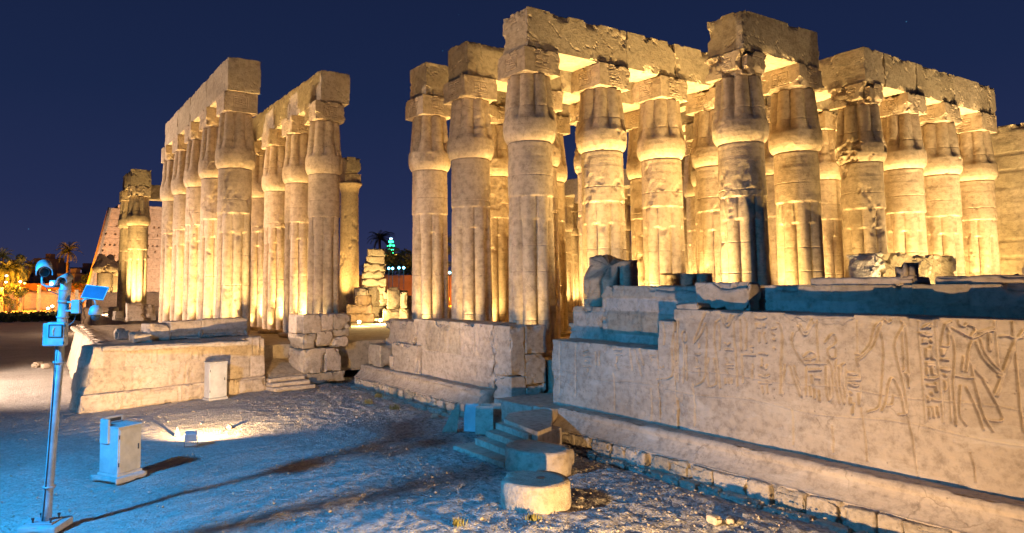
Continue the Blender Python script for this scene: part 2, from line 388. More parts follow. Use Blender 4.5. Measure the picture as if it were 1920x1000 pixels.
def ringmesh(zs, rf, seed, top=None, dam=.0, dscale=1.0):
    th = np.arange(NTH)*2*pi/NTH; T, Zg = np.meshgrid(th, zs); R = rf(T, Zg)
    so = seed*11.7
    Pn = np.stack([np.cos(T)+so, np.sin(T)-so, Zg*.8], -1)
    R = R+.006*fbm(Pn*2.2, 4, seed)
    dmg = sstep(.40, .46, fbm(Pn*1.25+3.1, 5, seed+9))
    R = R-dam*dmg*(.45+.55*np.clip(.5+1.3*fbm(Pn*9, 4, seed+4), 0, 1.4))
    if top is not None:
        Zg = Zg+top(T)*sstep(zs[-1]*.35, zs[-1], Zg)
    V = np.stack([R*np.cos(T), R*np.sin(T), Zg], -1)
    n = len(zs); idx = np.arange(n*NTH).reshape(n, NTH); r2 = np.roll(idx, -1, 1)
    Fq = np.stack([idx[:-1], r2[:-1], r2[1:], idx[1:]], -1).reshape(-1, 4)
    V = V.reshape(-1, 3); Fs = [Fq]
    # caps with inner rings
    for row, flip in ((0, True), (n-1, False)):
        prev = idx[row]
        for fr in (.75, .45, .15):
            ring = V[idx[row]].copy(); ring[:, :2] *= fr
            if not flip: ring[:, 2] = V[idx[row]][:, 2]*fr+V[idx[row]][:, 2].mean()*(1-fr)+.05*fbm(ring*3+so, 3, seed)*(1 if top is not None else .2)
            b0 = len(V); V = np.concatenate([V, ring]); cur = np.arange(NTH)+b0
            f4 = np.stack([prev, np.roll(prev, -1), np.roll(cur, -1), cur], -1)
            Fs.append(f4[:, ::-1] if flip else f4); prev = cur
        Fs.append(prev[None, ::-1] if flip else prev[None, :])
    return V, Fs
SH = 9.42
def shaft_rf(T, Z):
    env = 1.075-.10*(Z/SH)
    foot = 1-.10*np.clip(1-(Z-.2)/.55, 0, 1)**2
    sm = sstep(6.93, 7.03, Z)
    R = env*foot*((1-sm)*lobes(T)*.985+sm*1.005)
    for zj in (8.55, 8.75, 8.95, 9.15): R = R-.02*np.exp(-((Z-zj)/.03)**2)
    # little stems tucked between the lobes under the band
    st = sstep(5.9, 6.0, Z)*(1-sm)*np.exp(-((np.mod(T+pi/8, pi/4)-pi/8)/.13)**2)
    return R+st*.115
def shaft_mesh(seed, h=SH, top=None, dam=.22):
    rr = np.random.default_rng(seed)
    js = np.array([1.55, 3.35, 5.05, 7.6])+rr.uniform(-.35, .35, 4)
    zs = np.concatenate([np.linspace(.2, h, int(12*h)), *[[j-.05, j-.02, j, j+.02, j+.05] for j in js if j < h-.1], [6.93, 6.98, 7.03, 5.9, 6.0] if h > 7.2 else []])
    zs = np.unique(np.round(zs, 3)); zs = zs[zs <= h]
    vj = rr.uniform(0, 2*pi, 6)
    def rf(T, Z):
        R = shaft_rf(T, Z)
        for j in js: R = R-.018*np.exp(-((Z-j)/.016)**2)
        b = np.searchsorted(js, Z)
        for i in range(5):
            dd = np.abs(np.mod(T-vj[i]+pi, 2*pi)-pi); R = R-np.where(b == i, .018*np.exp(-(dd/.018)**2), 0)
        return R
    return ringmesh(zs, rf, seed, top, dam)
CT, CR = [0, .04, .12, .25, .45, .7, 1.0, 1.5, 2.2, 3.06], [.965, 1.01, 1.08, 1.145, 1.185, 1.195, 1.175, 1.13, 1.065, .985]
def cap_mesh(seed, dam=.18):
    zs = np.unique(np.round(np.concatenate([np.linspace(0, .5, 14), np.linspace(.5, 3.04, 40), [1.55, 1.58, 1.61, .86, .92, .98, 1.04]]), 3))
    rr = np.random.default_rng(seed+50); vj = rr.uniform(0, 2*pi)
    def rf(T, Z):
        env = np.interp(Z, CT, CR); a = sstep(.95, 1.25, Z)
        L = lobes(T, .70, .30)
        bud = np.exp(-((np.mod(T+pi/8, pi/4)-pi/8)/.15)**2)*(1-sstep(1.15, 1.7, Z))*sstep(.95, 1.05, Z)
        R = env*((1-a)+a*L*(1-.02))+.09*bud*a
        R = R-.025*np.exp(-((Z-1.58)/.02)**2)
        dd = np.abs(np.mod(T-vj+pi, 2*pi)-pi); R = R-np.where(Z < 1.58, .025*np.exp(-(dd/.018)**2), 0)
        return R-.01*np.exp(-((np.mod(T*8, 1.0)-.5)/.1)**2)*sstep(.05, .2, Z)*(1-a)
    V, Fs = ringmesh(zs, rf, seed+3, None, dam); V = V.copy(); V[:, 2] += SH-.01; return V, Fs
ABZ = SH+3.03; ABH = 1.1; BEAMZ = 2.0+ABZ+ABH; BEAMH = 1.85
class shared:
    base = []; shaft = []; capital = []; abacus = []
for s in range(4):
    V, Fs = lathe([(1.18, 0), (1.28, .03), (1.30, .2), (1.22, .25)], 48)
    shared.base.append(MB().add(V, Fs)); shared.shaft.append(MB().add(*shaft_mesh(s*7+1, dam=[.02, .06, .035, .045][s])))
    shared.capital.append(MB().add(*cap_mesh(s*5+2, [.03, .08, .05, .2][s])))
    def abd(P, Nn, s=s):
        o = np.zeros(len(P))
        for ax, oth in ((0, 1), (1, 0)):
            m = np.abs(Nn[:, ax]) > .7; o[m] = carve(P[m][:, oth], P[m][:, 2]-ABH/2, s*3+ax, .42, .3)
        return o
    v, f = stone(2.02, 2.02, ABH, .032, .03, .008, s+20, chip=[.06, .16, .1, .5][s], disp=abd); v[:, 2] += ABZ
    shared.abacus.append(MB().add(v, f))
_made = {}
def part(kind, var, parent, rz=0):
    key = (kind, var)
    if key not in _made:
        o = getattr(shared, kind)[var].build(kind, COLSTONE, parent, smooth=kind in ('shaft', 'capital', 'base')); _made[key] = o
    else:
        o = _made[key].copy(); COL.objects.link(o); o.parent = parent
    o.rotation_euler = (0, 0, rz); return o
def column(x, y, label, group, var=(0, 0, 0), z=2.0, rz=0):
    t = empty('papyrus_column', (x, y, z)); tag(t, label, 'column', group)
    part('base', 0, t); part('shaft', var[0], t, rz+pi/8); part('capital', var[1], t, rz+pi/8); part('abacus', var[2], t, (rz//(pi/2))*pi/2)
    return t

HX = [19.9, 24.35, 28.5, 32.74, 38.6, 42.8, 47.0, 51.55]; HY = [33.5, 29.4, 24.62, 20.02]
rown = ['rearmost', 'third', 'second', 'nearest']
hallvar = {(2, 3): (2, 0, 3), (4, 3): (1, 3, 3), (0, 2): (0, 0, 0), (1, 2): (3, 2, 0), (0, 1): (2, 2, 0), (0, 0): (0, 2, 0)}
place = ['open end', 'second from the open end', 'third from the open end', 'on one side of the wide aisle', 'on the far side of the wide aisle', 'third from the end wall', 'second from the end wall', 'closest to the end wall']
special = {(0, 2): 'tall bud column with stained dark capital carrying the raised corner of the long beam', (0, 1): 'bud column between two others at the open end, beam corner set back above',
           (0, 0): 'slim looking end column of the hall standing beside the gap of dark sky', (1, 2): 'pale column behind the broken stump, inscribed square block on top',
           (2, 2): 'column second from the broken stump in the row under the long beam', (2, 3): 'dark shaded column with chipped top block standing alone at the front',
           (3, 3): 'yellow lit column under the short raised beam piece', (4, 3): 'column with broken capital and snapped top block across the aisle',
           (5, 3): 'column just behind the rough rubble remnant', (6, 3): 'slender lit column between the rubble remnant and the end column', (7, 3): 'last column of the front row before the plain block wall'}
for j in range(4):
    for i in range(8):
        if j == 3 and i < 2: continue
        r = np.random.default_rng(i*9+j)
        v = hallvar.get((i, j), (int(r.integers(4)), int(r.integers(3)), int(r.integers(3))))
        lab = special.get((i, j)) or f'{rown[j]} hall row column, {place[i]}, lit from below'
        column(HX[i], HY[j], lab, 'bud columns of the roofless hall', v, rz=pi/4*r.integers(8))
CXW = [10.25, 15.2]; CYW = [38.1, 42.1, 46.3, 50.45, 54.7]
nth = ['first', 'second', 'third', 'fourth', 'fifth']
for c in range(2):
    for k2 in range(5):
        r = np.random.default_rng(100+c*7+k2)
        lab = (f'{nth[k2]} column of the outer colonnade, counted from its broken front end' if c == 0 else f'{nth[k2]} column of the inner colonnade, counted from the doorway steps')
        if (c, k2) == (0, 0): lab = 'front column of the outer colonnade, bright shaft under the square beam end'
        if (c, k2) == (1, 0): lab = 'front column of the inner colonnade with a square hole in its top block'
        ct = column(CXW[c], CYW[k2]-(.6 if c == 1 else 0), lab, 'bud columns of the twin colonnade', (int(r.integers(4)), int(r.integers(3)), int(r.integers(3))), rz=pi/4*r.integers(8)); ct.scale = (.91, .91, 1)
column(11.0, 77.9, 'lone far column standing before the sloping pylon', 'bud columns near the pylon', (0, 0, 1), rz=.3)
column(10.75, 82.4, 'far column half hidden behind the lone one before the pylon', 'bud columns near the pylon', (2, 1, 0))
for c, xx in enumerate((56.2, 61.6)):
    for k2 in range(1, 8):
        r = np.random.default_rng(200+c*9+k2)
        pos = ['first', 'second', 'third', 'fourth', 'fifth', 'sixth', 'seventh'][k2-1]
        column(xx, 38.1+4.25*k2, f'distant column across the court, {pos} in the {"near" if c == 0 else "far"} row there', 'bud columns across the court', (int(r.integers(4)), int(r.integers(3)), int(r.integers(3))))
# broken stumps of the front row
def stump(x, y, h, seed, top, label):
    t = empty('column_stump', (x, y, 2.0)); tag(t, label, 'column stump', 'broken column stumps of the hall')
    part('base', 0, t)
    MB().add(*shaft_mesh(seed, h, top, .35)).build('shaft', COLSTONE, t, smooth=True).rotation_euler = (0, 0, pi/8)
stump(HX[0]+.1, HY[3]-.1, 4.0, 71, lambda T: -.75*sstep(.2, .75, np.cos(T-2.75))+.22*np.exp(-((np.mod(T+.8, 2*pi)-1.5)/.8)**2)+.10*fbm(np.stack([np.cos(T)*2, np.sin(T)*2, T*0], -1), 4, 3), 'jagged dark column stump rising behind the wall, pale broken side')
stump(HX[1]-.05, HY[3]-.15, 3.5, 83, lambda T: .04*fbm(np.stack([np.cos(T)*2, np.sin(T)*2, T*0], -1), 4, 8), 'low flat topped column stump behind the wall top')

# ------------------------------------------------------------------ beams
def beam(x0, x1, y0, y1, label, z=None, h=BEAMH, seed=0, chip=.35, rzj=0, group='stone beams resting on the columns', name='architrave_beam', mat=None, top=.0):
    z = BEAMZ if z is None else z
    lx, ly = x1-x0, y1-y0
    def d(P, Nn):
        so = np.array([seed*2.3, seed*4.1, 0])
        cr = np.abs(fbm(P*.55+so, 3, seed+40)); crack = -.035*np.exp(-(cr/.012)**2)*(np.abs(Nn[:, 2]) < .5)
        return crack-top*np.clip(fbm(P*np.array([.9, .9, .2])+so, 4, seed+61), 0, 1)*(Nn[:, 2] > .5)
    V, Fq = stone(lx, ly, h, .09, .025, .006, seed, disp=d, chip=chip*.22)
    o = MB().add(V, Fq, None, ((seed*31) % 11-5)*.022).build(name, mat or BEAMSTONE, None, smooth=False, loc=((x0+x1)/2, (y0+y1)/2, z))
    return tag(o, label, 'stone beam', group)
TH = .92
sd = 300
for j in range(4):
    segs = [(HX[0]-.75, HX[1]+.9), (HX[1]+.915, HX[2]+.2), (HX[2]+.215, HX[3]+.95)] if j < 3 else [(HX[2]-.85, HX[3]+.95)]
    for q, (a, b) in enumerate(segs):
        sd += 1
        lab = f'{["corner", "middle", "aisle end"][q]} beam of the {rown[j]} hall row, over its open end half'
        if j == 2: lab = ['long carved beam block at the highest corner of the hall, broken end', 'carved beam block next along the high long beam, joint at each end', 'last block of the high long beam, ending behind the short raised piece'][q]
        if j == 3: lab = 'short raised beam block bridging the shaded front column and its yellow neighbour'
        beam(a, b, HY[j]-TH, HY[j]+TH, lab, seed=sd, chip=.6 if j == 2 else .45, top=.07)
    segs = [(HX[4]+1.1, HX[5]+.3), (HX[5]+.31, HX[6]+.4), (HX[6]+.41, HX[7]+.5), (HX[7]+.51, HX[7]+1.3)]
    for q, (a, b) in enumerate(segs):
        sd += 1
        lab = f'{["aisle side", "second", "third", "end wall side"][q]} beam of the {rown[j]} hall row beyond the wide aisle'
        if j == 3: lab = ['stained beam block sloping away from the aisle corner, front row', 'beam block over the middle of the front row end half, dark vertical joint', 'beam block above the last front columns before the plain wall', 'narrow end piece of beam overhanging the plain block wall'][q]
        beam(a, b, HY[j]-TH, HY[j]+TH, lab, seed=sd, chip=.35, top=.05)
for q in range(3):
    sd += 1
    beam(HX[4]-.95, HX[4]+.95, HY[q+1]+(-.95 if q == 2 else .05), HY[q]+.0, ['rear', 'middle', 'front, carved end toward the viewer,'][q]+' beam running along the aisle into the hall', seed=sd, chip=.3, top=.1)
    sd += 1
    if q < 2: beam(HX[3]+.97, HX[3]+1.9, HY[q+1], HY[q], ['rear', 'front'][q]+' slim beam along the aisle on its open end side', seed=sd, chip=.3)
for c in range(2):
    ys = [CYW[0]-(1.05 if c == 0 else 1.4), CYW[1]-.1, CYW[2]+.2, CYW[3]+.1, CYW[4]+.45]
    for k2 in range(4):
        sd += 1
        x = CXW[c]+(.13 if c == 0 else .35)
        pos = ['square ended front', 'second', 'third', 'pylon side last'][k2]
        beam(x-.9, x+.9, ys[k2]+(.006 if k2 else 0), ys[k2+1], f'{pos} beam block on the {["outer", "inner"][c]} colonnade', seed=sd, chip=.22, top=.06)
beam(10.0, 12.0, 76.9, 83.2, 'beam over the lone far column before the pylon', seed=401, chip=.5, h=1.7)
beam(12.4, 16.5, 80.6, 82.2, 'beam stub jutting sideways behind the lone far column', seed=402, chip=.4, z=BEAMZ-.9, h=1.6)
for c, xx in enumerate((56.2, 61.6)):
    for k2 in range(1, 7):
        sd += 1
        y0 = 38.1+4.25*k2
        pos = ['first', 'second', 'third', 'fourth', 'fifth', 'sixth'][k2-1]
        beam(xx-.95, xx+.95, y0-(.9 if k2 == 1 else -.006), y0+4.25, f'distant beam across the court, {pos} of the {"near" if c == 0 else "far"} line', seed=sd, chip=.25)

# column uplights: at every bay, close to the floor, plus added fills for the beams
def uplight(x, y, pw, tgt=None, size=118, col=WARM, z=2.15):
    lamp('column_uplight', 'SPOT', (x, y, z), pw, col, tgt or (x, y, z+5), size, 1.0, .12)
UP = 10000
for j in range(4):
    for i in range(-1, 8):
        if j == 3 and i < 1: continue
        x = HX[0]-2.1 if i < 0 else (HX[i]+HX[i+1])/2 if i < 7 else HX[7]+1.8
        uplight(x, HY[j]+(.1 if i > -1 else -.3), UP*(1.0 if i < 0 else 1), size=68 if i > -1 else 84)
    for i in range(8):
        if j == 3 and i < 3: continue
        uplight(HX[i]-1.15, HY[j]-1.15, 3200 if j < 3 else 2500, size=78)
for c in range(2):
    for k2 in range(-1, 5):
        y = CYW[0]-2.0 if k2 < 0 else (CYW[k2]+CYW[min(k2+1, 4)])/2 if k2 < 4 else CYW[4]+2.1
        uplight(CXW[c]+.1, y, UP*(.5 if k2 < 0 else .95), size=68)
        if k2 >= 0: uplight(CXW[c]-.7, CYW[k2]-1.5, 3500, size=78)
for (x, pw) in ((19.4, 2500), (22.2, 8500), (26.4, 8500), (30.6, 7500)): uplight(x, HY[3]+.1, pw, (x+.5, HY[2]-.9, 15.5), 60)
for x in (36, 40.7, 45, 49.3): uplight(x, 15.6, 12000, (x+1, 19.6, 13), 75, (1, .70, .34))
for (x, y, tx) in ((30.6, 14.6, 30.6), (41.5, 14.4, 42), (48, 14.4, 48.5)): uplight(x, y, 6500, (tx, 19.2, 16.0), 38, (1, .72, .38))  # narrow spots added to brighten only the front row beams
for (x, pw) in ((22.3, 3400), (26.6, 3400), (30.6, 3400)): uplight(x, 21.0, pw, (x, HY[2]-.9, 14), 76, (1, .70, .34))  # fill spots added between the rows, brightening upper columns and beam
for (x, y) in ((8.6, 74.0), (10.6, 75.4), (8.6, 80.0)): uplight(x, y, 12000, (11, 78, 13), 72)
for xx in (56.2, 61.6):
    for k2 in range(1, 7): uplight(xx-1.4, 38.1+4.25*(k2+.5), UP*.6)

# ------------------------------------------------------------------ walls in the foreground
def joints(u, v, vb, lens, seed, w=.02, depth=.03, off=.012):
    vb = np.asarray(vb); i = np.searchsorted(vb, v); i = np.clip(i, 1, len(vb)-1)
    dv = np.minimum(np.abs(v-vb[i-1]), np.abs(v-vb[i]))
    Lc = np.array([lens[q % len(lens)] for q in range(len(vb))])[i]
    oc = np.array([_h(np.int64(q), np.int64(seed), np.int64(3), 5)*3 for q in range(len(vb))])[i]
    t = (u+oc)/Lc; t = t+.22*np.sin(np.floor(t)*2.3); du = np.abs(t-np.round(t))*Lc
    bid = np.floor(t).astype(np.int64)
    o = (_h(bid, i.astype(np.int64), np.int64(seed)+i*0, 9)-.5)*2*off
    return o-depth*np.exp(-(np.minimum(dv, du)/w)**2)

# carved relief of the near wall: strokes traced on the wall's own face (metres along the wall, metres up)
RY0, RY1, RZ0, RZ1, RD = 3.0, 20.2, .7, 4.8, .009
relief = np.zeros((int((RY1-RY0)/RD), int((RZ1-RZ0)/RD)))
def groove(pts, wd=.022, dep=.085):
    for (a, b) in zip(pts[:-1], pts[1:]):
        lo = np.minimum(a, b)-3*wd; hi = np.maximum(a, b)+3*wd
        i0, i1 = int((lo[0]-RY0)/RD), int((hi[0]-RY0)/RD)+1; j0, j1 = int((lo[1]-RZ0)/RD), int((hi[1]-RZ0)/RD)+1
        i0, i1 = max(i0, 0), min(i1, relief.shape[0]); j0, j1 = max(j0, 0), min(j1, relief.shape[1])
        if i1 <= i0 or j1 <= j0: continue
        yy = RY0+(np.arange(i0, i1)+.5)*RD; zz = RZ0+(np.arange(j0, j1)+.5)*RD
        A, B = np.meshgrid(yy, zz, indexing='ij'); d = np.array(b)-np.array(a); L2 = max(1e-9, (d**2).sum())
        t = np.clip(((A-a[0])*d[0]+(B-a[1])*d[1])/L2, 0, 1)
        ds = np.hypot(A-a[0]-t*d[0], B-a[1]-t*d[1])
        relief[i0:i1, j0:j1] = np.minimum(relief[i0:i1, j0:j1], -dep*np.exp(-(ds/wd)**4))
def Z4(u, v): p = atx(1460+u/3.846, 560+v/3.846, 17.0); return (p[1], p[2])
def Z3(u, v): p = atx(1030+u/4.167, 560+v/4.167, 17.0); return (p[1], p[2])
def smoothline(P, k=3):
    P = np.array(P, float)
    if len(P) < 3: return P
    for _ in range(2):
        Q = [P[0]]
        for a, b in zip(P[:-1], P[1:]): Q += [a*.75+b*.25, a*.25+b*.75]
        Q.append(P[-1]); P = np.array(Q)
    return P
def strokes(txt, mp, wd=.022, dep=.085):
    for ln in txt.strip().split('/'):
        v = [float(q) for q in ln.replace(',', ' ').split()]
        groove(smoothline([mp(v[q], v[q+1]) for q in range(0, len(v)-1, 2)]), wd, dep)
strokes("""745 165 690 185 675 260 660 330 590 410 560 430/720 215 705 280 680 350 600 425 575 445/740 175 725 220 745 290 755 350 752 480 745 600 735 700 725 795 640 820/
880 165 900 200 860 250 830 330 845 400 860 480 885 560 905 660 925 790 920 835 865 838/885 230 890 300 895 400 905 490 895 520/905 200 920 300 925 400 935 520 940 560 915 540/
740 815 775 740 785 650 800 580 825 570 860 640 890 740 905 820/825 700 820 770 775 775/760 150 790 182 810 155/555 400 590 410/560 445 572 485/915 545 935 555 930 575 915 545/932 575 935 640/
1240 165 1190 185 1180 240 1165 340/1220 255 1230 350 1165 345/1190 185 1240 260 1265 340 1268 420 1260 520 1255 620 1262 720 1275 850 1275 915/1290 160 1300 200 1340 205 1350 180/
1250 215 1320 255 1390 290 1440 270 1500 235 1540 235/1350 185 1430 222 1380 268 1390 292/1440 245 1490 225 1545 215/1390 310 1365 370 1360 430 1385 480 1405 570/1420 310 1450 400 1490 460 1580 540/1450 290 1480 390 1530 460 1600 530/
1360 440 1430 540 1500 600/1475 590 1590 800 1625 895 1480 875/1310 630 1300 740 1298 850 1350 915/1350 640 1400 740 1450 860 1475 945/1400 570 1440 720 1480 870 1545 960/1260 555 1330 572 1410 575/1550 700 1600 570 1680 330 1760 230/1575 705 1620 560 1700 330/1510 250 1512 375 1528 378 1525 260/
1680 170 1700 370 1720 560 1740 800 1765 960/1590 275 1640 268 1690 292 1760 280/1330 420 1320 520/1360 440 1350 530/1580 540 1620 545 1600 575 1580 560/
5 190 30 260 25 400 15 540 10 690/100 250 90 330 160 450 190 480/140 200 190 292 245 170/155 185 193 262 230 150/45 480 30 590 22 700/80 490 110 590 155 705/110 490 140 600 165 710/270 165 280 330 290 480/180 420 220 380 270 405 250 440 190 440/190 472 340 472/215 440 225 470/265 430 275 470/
330 320 390 240 420 300 400 335/350 370 365 432 410 432 415 362 385 340 350 370/355 445 385 500 390 600 378 750/415 445 405 520 412 640 440 760/340 490 340 650 360 760 372 680 350 490/430 490 440 650 470 790 480 680 450 600 445 480 475 470/200 500 195 700""", Z4)
strokes("1000 165 1030 530 1060 890/1125 165 1150 530 1185 895/485 480 490 700/580 480 600 770/1555 165 1580 430 1590 520/565 165 570 400/1165 560 1190 890/1225 580 1245 890", Z4, .018, .05)
strokes("""1030 215 1060 190 1100 185 1080 215 1050 212/1010 250 1050 276 1110 265 1010 252/1090 300 1095 312/1030 295 1030 320/1045 295 1045 320/1060 295 1060 320/1090 350 1085 360 1095 400 1100 435 1118 440/1060 365 1058 428 1072 430 1074 372/1062 465 1112 467/1064 482 1114 484/1065 505 1068 550/1100 500 1105 550 1120 545/1050 575 1095 585 1135 570/1070 627 1108 630/1130 615 1138 670/1100 685 1102 695/1070 715 1075 740/1100 730 1155 738/1075 790 1085 860/1105 790 1115 855/1140 790 1150 850/
1168 372 1178 418 1190 372/1168 510 1200 525 1235 512 1165 508/1192 550 1200 560/1195 600 1205 640 1195 662/1170 440 1215 445/495 535 530 556 572 540 497 533/500 615 540 640 580 620 502 612/515 680 522 690/515 720 516 760/575 690 580 770/500 575 580 575/500 590 580 590/540 760 530 830/235 560 240 610/250 575 290 578/215 520 300 515/255 660 258 720/290 670 295 740/225 640 230 700""", Z4, .030, .10)
strokes("""950 170 985 200 960 300 955 400 965 560 950 630 840 632/1000 180 995 300 1000 600 1005 650/1030 280 1050 250 1075 290 1060 350 1035 330 1030 280/1045 360 1050 480 1045 660/1070 370 1075 640/1215 110 1190 180 1130 330/1130 350 1195 270 1220 170 1235 280 1225 450 1215 650 1135 685/
1330 170 1300 180 1285 280 1300 430 1320 560 1335 700/1320 190 1335 300 1330 400/1245 470 1230 560 1245 690/1285 470 1310 590 1305 680 1260 690/1335 130 1385 252 1430 140/1355 130 1385 212 1410 130/1440 180 1445 300 1460 500 1470 690/1490 160 1500 260 1495 360 1500 400/1520 150 1545 180 1535 400/1500 440 1510 560 1512 660/1500 442 1610 445/1780 190 1820 210 1815 400 1805 600 1820 750/1840 520 1830 740/1300 185 1330 165/880 180 900 260 895 360/""".rstrip('/'), Z3)
strokes("205 340 205 760/80 340 80 740", Z3, .03, .03)
strokes("""1615 200 1616 228/1630 200 1631 228/1645 200 1646 228/1672 205 1690 205 1685 225 1670 215/1680 270 1675 290 1690 330 1695 345/1640 270 1640 340/1610 150 1650 165 1690 150/1740 240 1770 232/1745 275 1758 285/1750 320 1762 325/1755 385 1765 395/1640 430 1700 440/1660 470 1665 520/1655 530 1690 560 1700 520/1640 600 1680 620 1715 600/1640 660 1730 665/1660 690 1670 740/1700 680 1705 740/1570 380 1590 378/1575 400 1585 415/1590 520 1595 545/1585 560 1588 630/
1370 350 1390 370 1410 350/1375 400 1430 405/1380 470 1400 500/1395 540 1430 545/1380 560 1400 600/1375 630 1376 665/1400 630 1401 665/1425 630 1426 665/1380 520 1430 520/1140 435 1165 445 1180 432/1150 470 1160 490/1170 360 1172 385/1170 560 1175 600/1145 540 1175 545/500 400 560 405/520 430 560 440/530 460 525 500/515 520 540 555/265 420 300 410/270 450 320 460/280 490 310 500/265 530 320 540/300 550 302 575/790 450 820 455/795 470 800 490/860 540 880 552 890 535/360 420 365 520/390 420 392 520/620 380 640 480 650 560/660 390 700 520 720 610/700 380 735 520""", Z3, .026, .075)
groove([atx(1700, 770, 17)[1:], atx(1712, 830, 17)[1:], atx(1722, 900, 17)[1:]], .02, .04)
for (x0, y0, x1, y1) in ((1614, 763, 1626, 865), (1703, 790, 1714, 838), (1299, 720, 1303, 800), (1820, 850, 1830, 905), (1485, 770, 1488, 835), (1220, 730, 1222, 790), (1150, 700, 1152, 770), (1560, 800, 1563, 850), (1760, 905, 1766, 930)):
    groove([atx(x0, y0, 17)[1:], atx((x0+x1)/2+2, (y0+y1)/2, 17)[1:], atx(x1, y1, 17)[1:]], .018, .07)
for zc in (2.55,):
    groove([(yy, zc+.03*sin(yy*2.1)) for yy in np.arange(4, 14.6, .4)],   .016, .03)
groove([(yy, 1.92+.06*sin(yy*1.7)) for yy in np.arange(4, 20, .3)], .016, .03)
def relief_at(y, z):
    fi = np.clip((y-RY0)/RD-.5, 0, relief.shape[0]-1.001); fj = np.clip((z-RZ0)/RD-.5, 0, relief.shape[1]-1.001)
    i = fi.astype(int); j = fj.astype(int); a = fi-i; b = fj-j
    R = relief
    return (R[i, j]*(1-a)*(1-b)+R[i+1, j]*a*(1-b)+R[i, j+1]*(1-a)*b+R[i+1, j+1]*a*b)
def jtint(u, v, vb, lens, seed, amt=.16):
    vb = np.asarray(vb); i = np.clip(np.searchsorted(vb, v), 1, len(vb)-1)
    Lc = np.array([lens[q % len(lens)] for q in range(len(vb))])[i]; oc = np.array([_h(np.int64(q), np.int64(seed), np.int64(3), 5)*3 for q in range(len(vb))])[i]
    t = (u+oc)/Lc; t = t+.22*np.sin(np.floor(t)*2.3)
    return (_h(np.floor(t).astype(np.int64), i.astype(np.int64), np.int64(seed+5)+i*0, 19)-.5)*2*amt
def wall_block(mb, x0, x1, y0, y1, z0, z1, seed, fn=None, res=(.2, .0165, .0165), omit='+x', r=.022, amp=.010, chip=.12, tint=None):
    cx, cyy = (x0+x1)/2, (y0+y1)/2
    def d(P, Nn):
        W = P+np.array([cx, cyy, z0]); o = np.zeros(len(P)); m = Nn[:, 0] < -.7
        if fn is not None and m.any(): o[m] = fn(W[m])
        return o
    V, Fq = stone(x1-x0, y1-y0, z1-z0, res, r, amp, seed, disp=d, omit=omit, chip=chip)
    W = V+np.array([cx, cyy, z0]); mb.add(W, Fq, None, tint(W) if tint else 0.0)
nw = empty('relief_wall', (17, 12, 0)); tag(nw, 'long near wall carved with sunk figures and hieroglyphs above a sloping plinth', 'wall')
def w1fn(W):
    low = sstep(2.1, 1.7, W[:, 2]+.12*fbm(W*.8, 3, 4))
    return relief_at(W[:, 1], W[:, 2])+.02*low*fbm(W*2.2, 4, 77)+.006*fbm(W*5, 3, 12)
mb = MB()
wall_block(mb, 17, 18.25, 15.04, 19.95, .3, 3.08, 1, w1fn, chip=.05)
wall_block(mb, 17.0, 18.25, 14.40, 15.035, .3, 3.97, 2, w1fn, chip=.05)
wall_block(mb, 17.0, 18.25, 2.0, 14.395, .3, 4.31, 3, w1fn, chip=.07)
wall_block(mb, 17.03, 18.2, 13.55, 14.37, 4.29, 4.50, 5, None, (.1, .06, .05), r=.05, amp=.03, chip=.3)
o = mb.build('wall_body', WALLSTONE, nw, smooth=True); o.location = (-17, -12, 0)
def profile_strip(mb, prof, y0, y1, seed, ry=.05, rs=.05, amp=.03, crack=0, cl=1.1, smooth=0):
    prof = np.array(prof, float); seg = np.hypot(*np.diff(prof, axis=0).T); s = np.concatenate([[0], np.cumsum(seg)])
    ss = np.unique(np.concatenate([np.linspace(0, s[-1], int(s[-1]/rs)+2), s])); px = np.interp(ss, s, prof[:, 0]); pz = np.interp(ss, s, prof[:, 1])
    ys = np.linspace(y0, y1, int((y1-y0)/ry)+2)
    tx, tz = np.gradient(px), np.gradient(pz); ln = np.hypot(tx, tz)+1e-9; nx, nz = -tz/ln, tx/ln
    Yg, Sg = np.meshgrid(ys, ss, indexing='ij'); I = np.broadcast_to(np.arange(len(ss)), Yg.shape)
    Pp = np.stack([px[I], Yg, pz[I]], -1)
    dd = amp*fbm(Pp*2.6+seed, 5, seed)
    if crack:
        t = (Yg+.25*fbm(Pp*1.2, 2, seed+2))/cl; t = t+.3*np.sin(np.floor(t)*1.9+seed); du = np.abs(t-np.round(t))*cl
        edge = sstep(0, .12, Sg)*sstep(s[-1]+.001, s[-1]-.05, Sg)
        dd = dd-crack*np.exp(-(du/.045)**2)*edge+.035*edge*np.clip(fbm(Pp*2.6+9, 4, seed+7), -.8, .8)
    V = Pp+np.stack([nx[I]*dd, Yg*0, nz[I]*dd], -1)
    n, m = Yg.shape; idx = np.arange(n*m).reshape(n, m)
    Fq = np.stack([idx[:-1, :-1], idx[:-1, 1:], idx[1:, 1:], idx[1:, :-1]], -1).reshape(-1, 4)
    mb.add(V.reshape(-1, 3), [Fq, idx[0][None, ::-1], idx[-1][None, :]])
LEDGE = [(17.35, .2), (17.35, .78), (17.0, .82), (16.55, .84), (16.45, .83), (16.385, .78), (16.355, .72), (16.365, .66), (16.375, .61), (16.33, .51), (16.2, .36), (16.06, .24), (16.0, .215), (16.03, .17), (16.03, -.3)]
PLINTH = [(16.2, .1), (16.05, .19), (15.93, .205), (15.84, .18), (15.79, .10), (15.74, -.08), (15.68, -.24), (15.5, -.27), (15.45, -.45)]
def rev(p): return p
mb = MB(); profile_strip(mb, LEDGE, 2.0, 18.95, 21, .045, .045, .018); o = mb.build('ledge', WALLSTONE, nw, smooth=True); o.location = (-17, -12, 0)
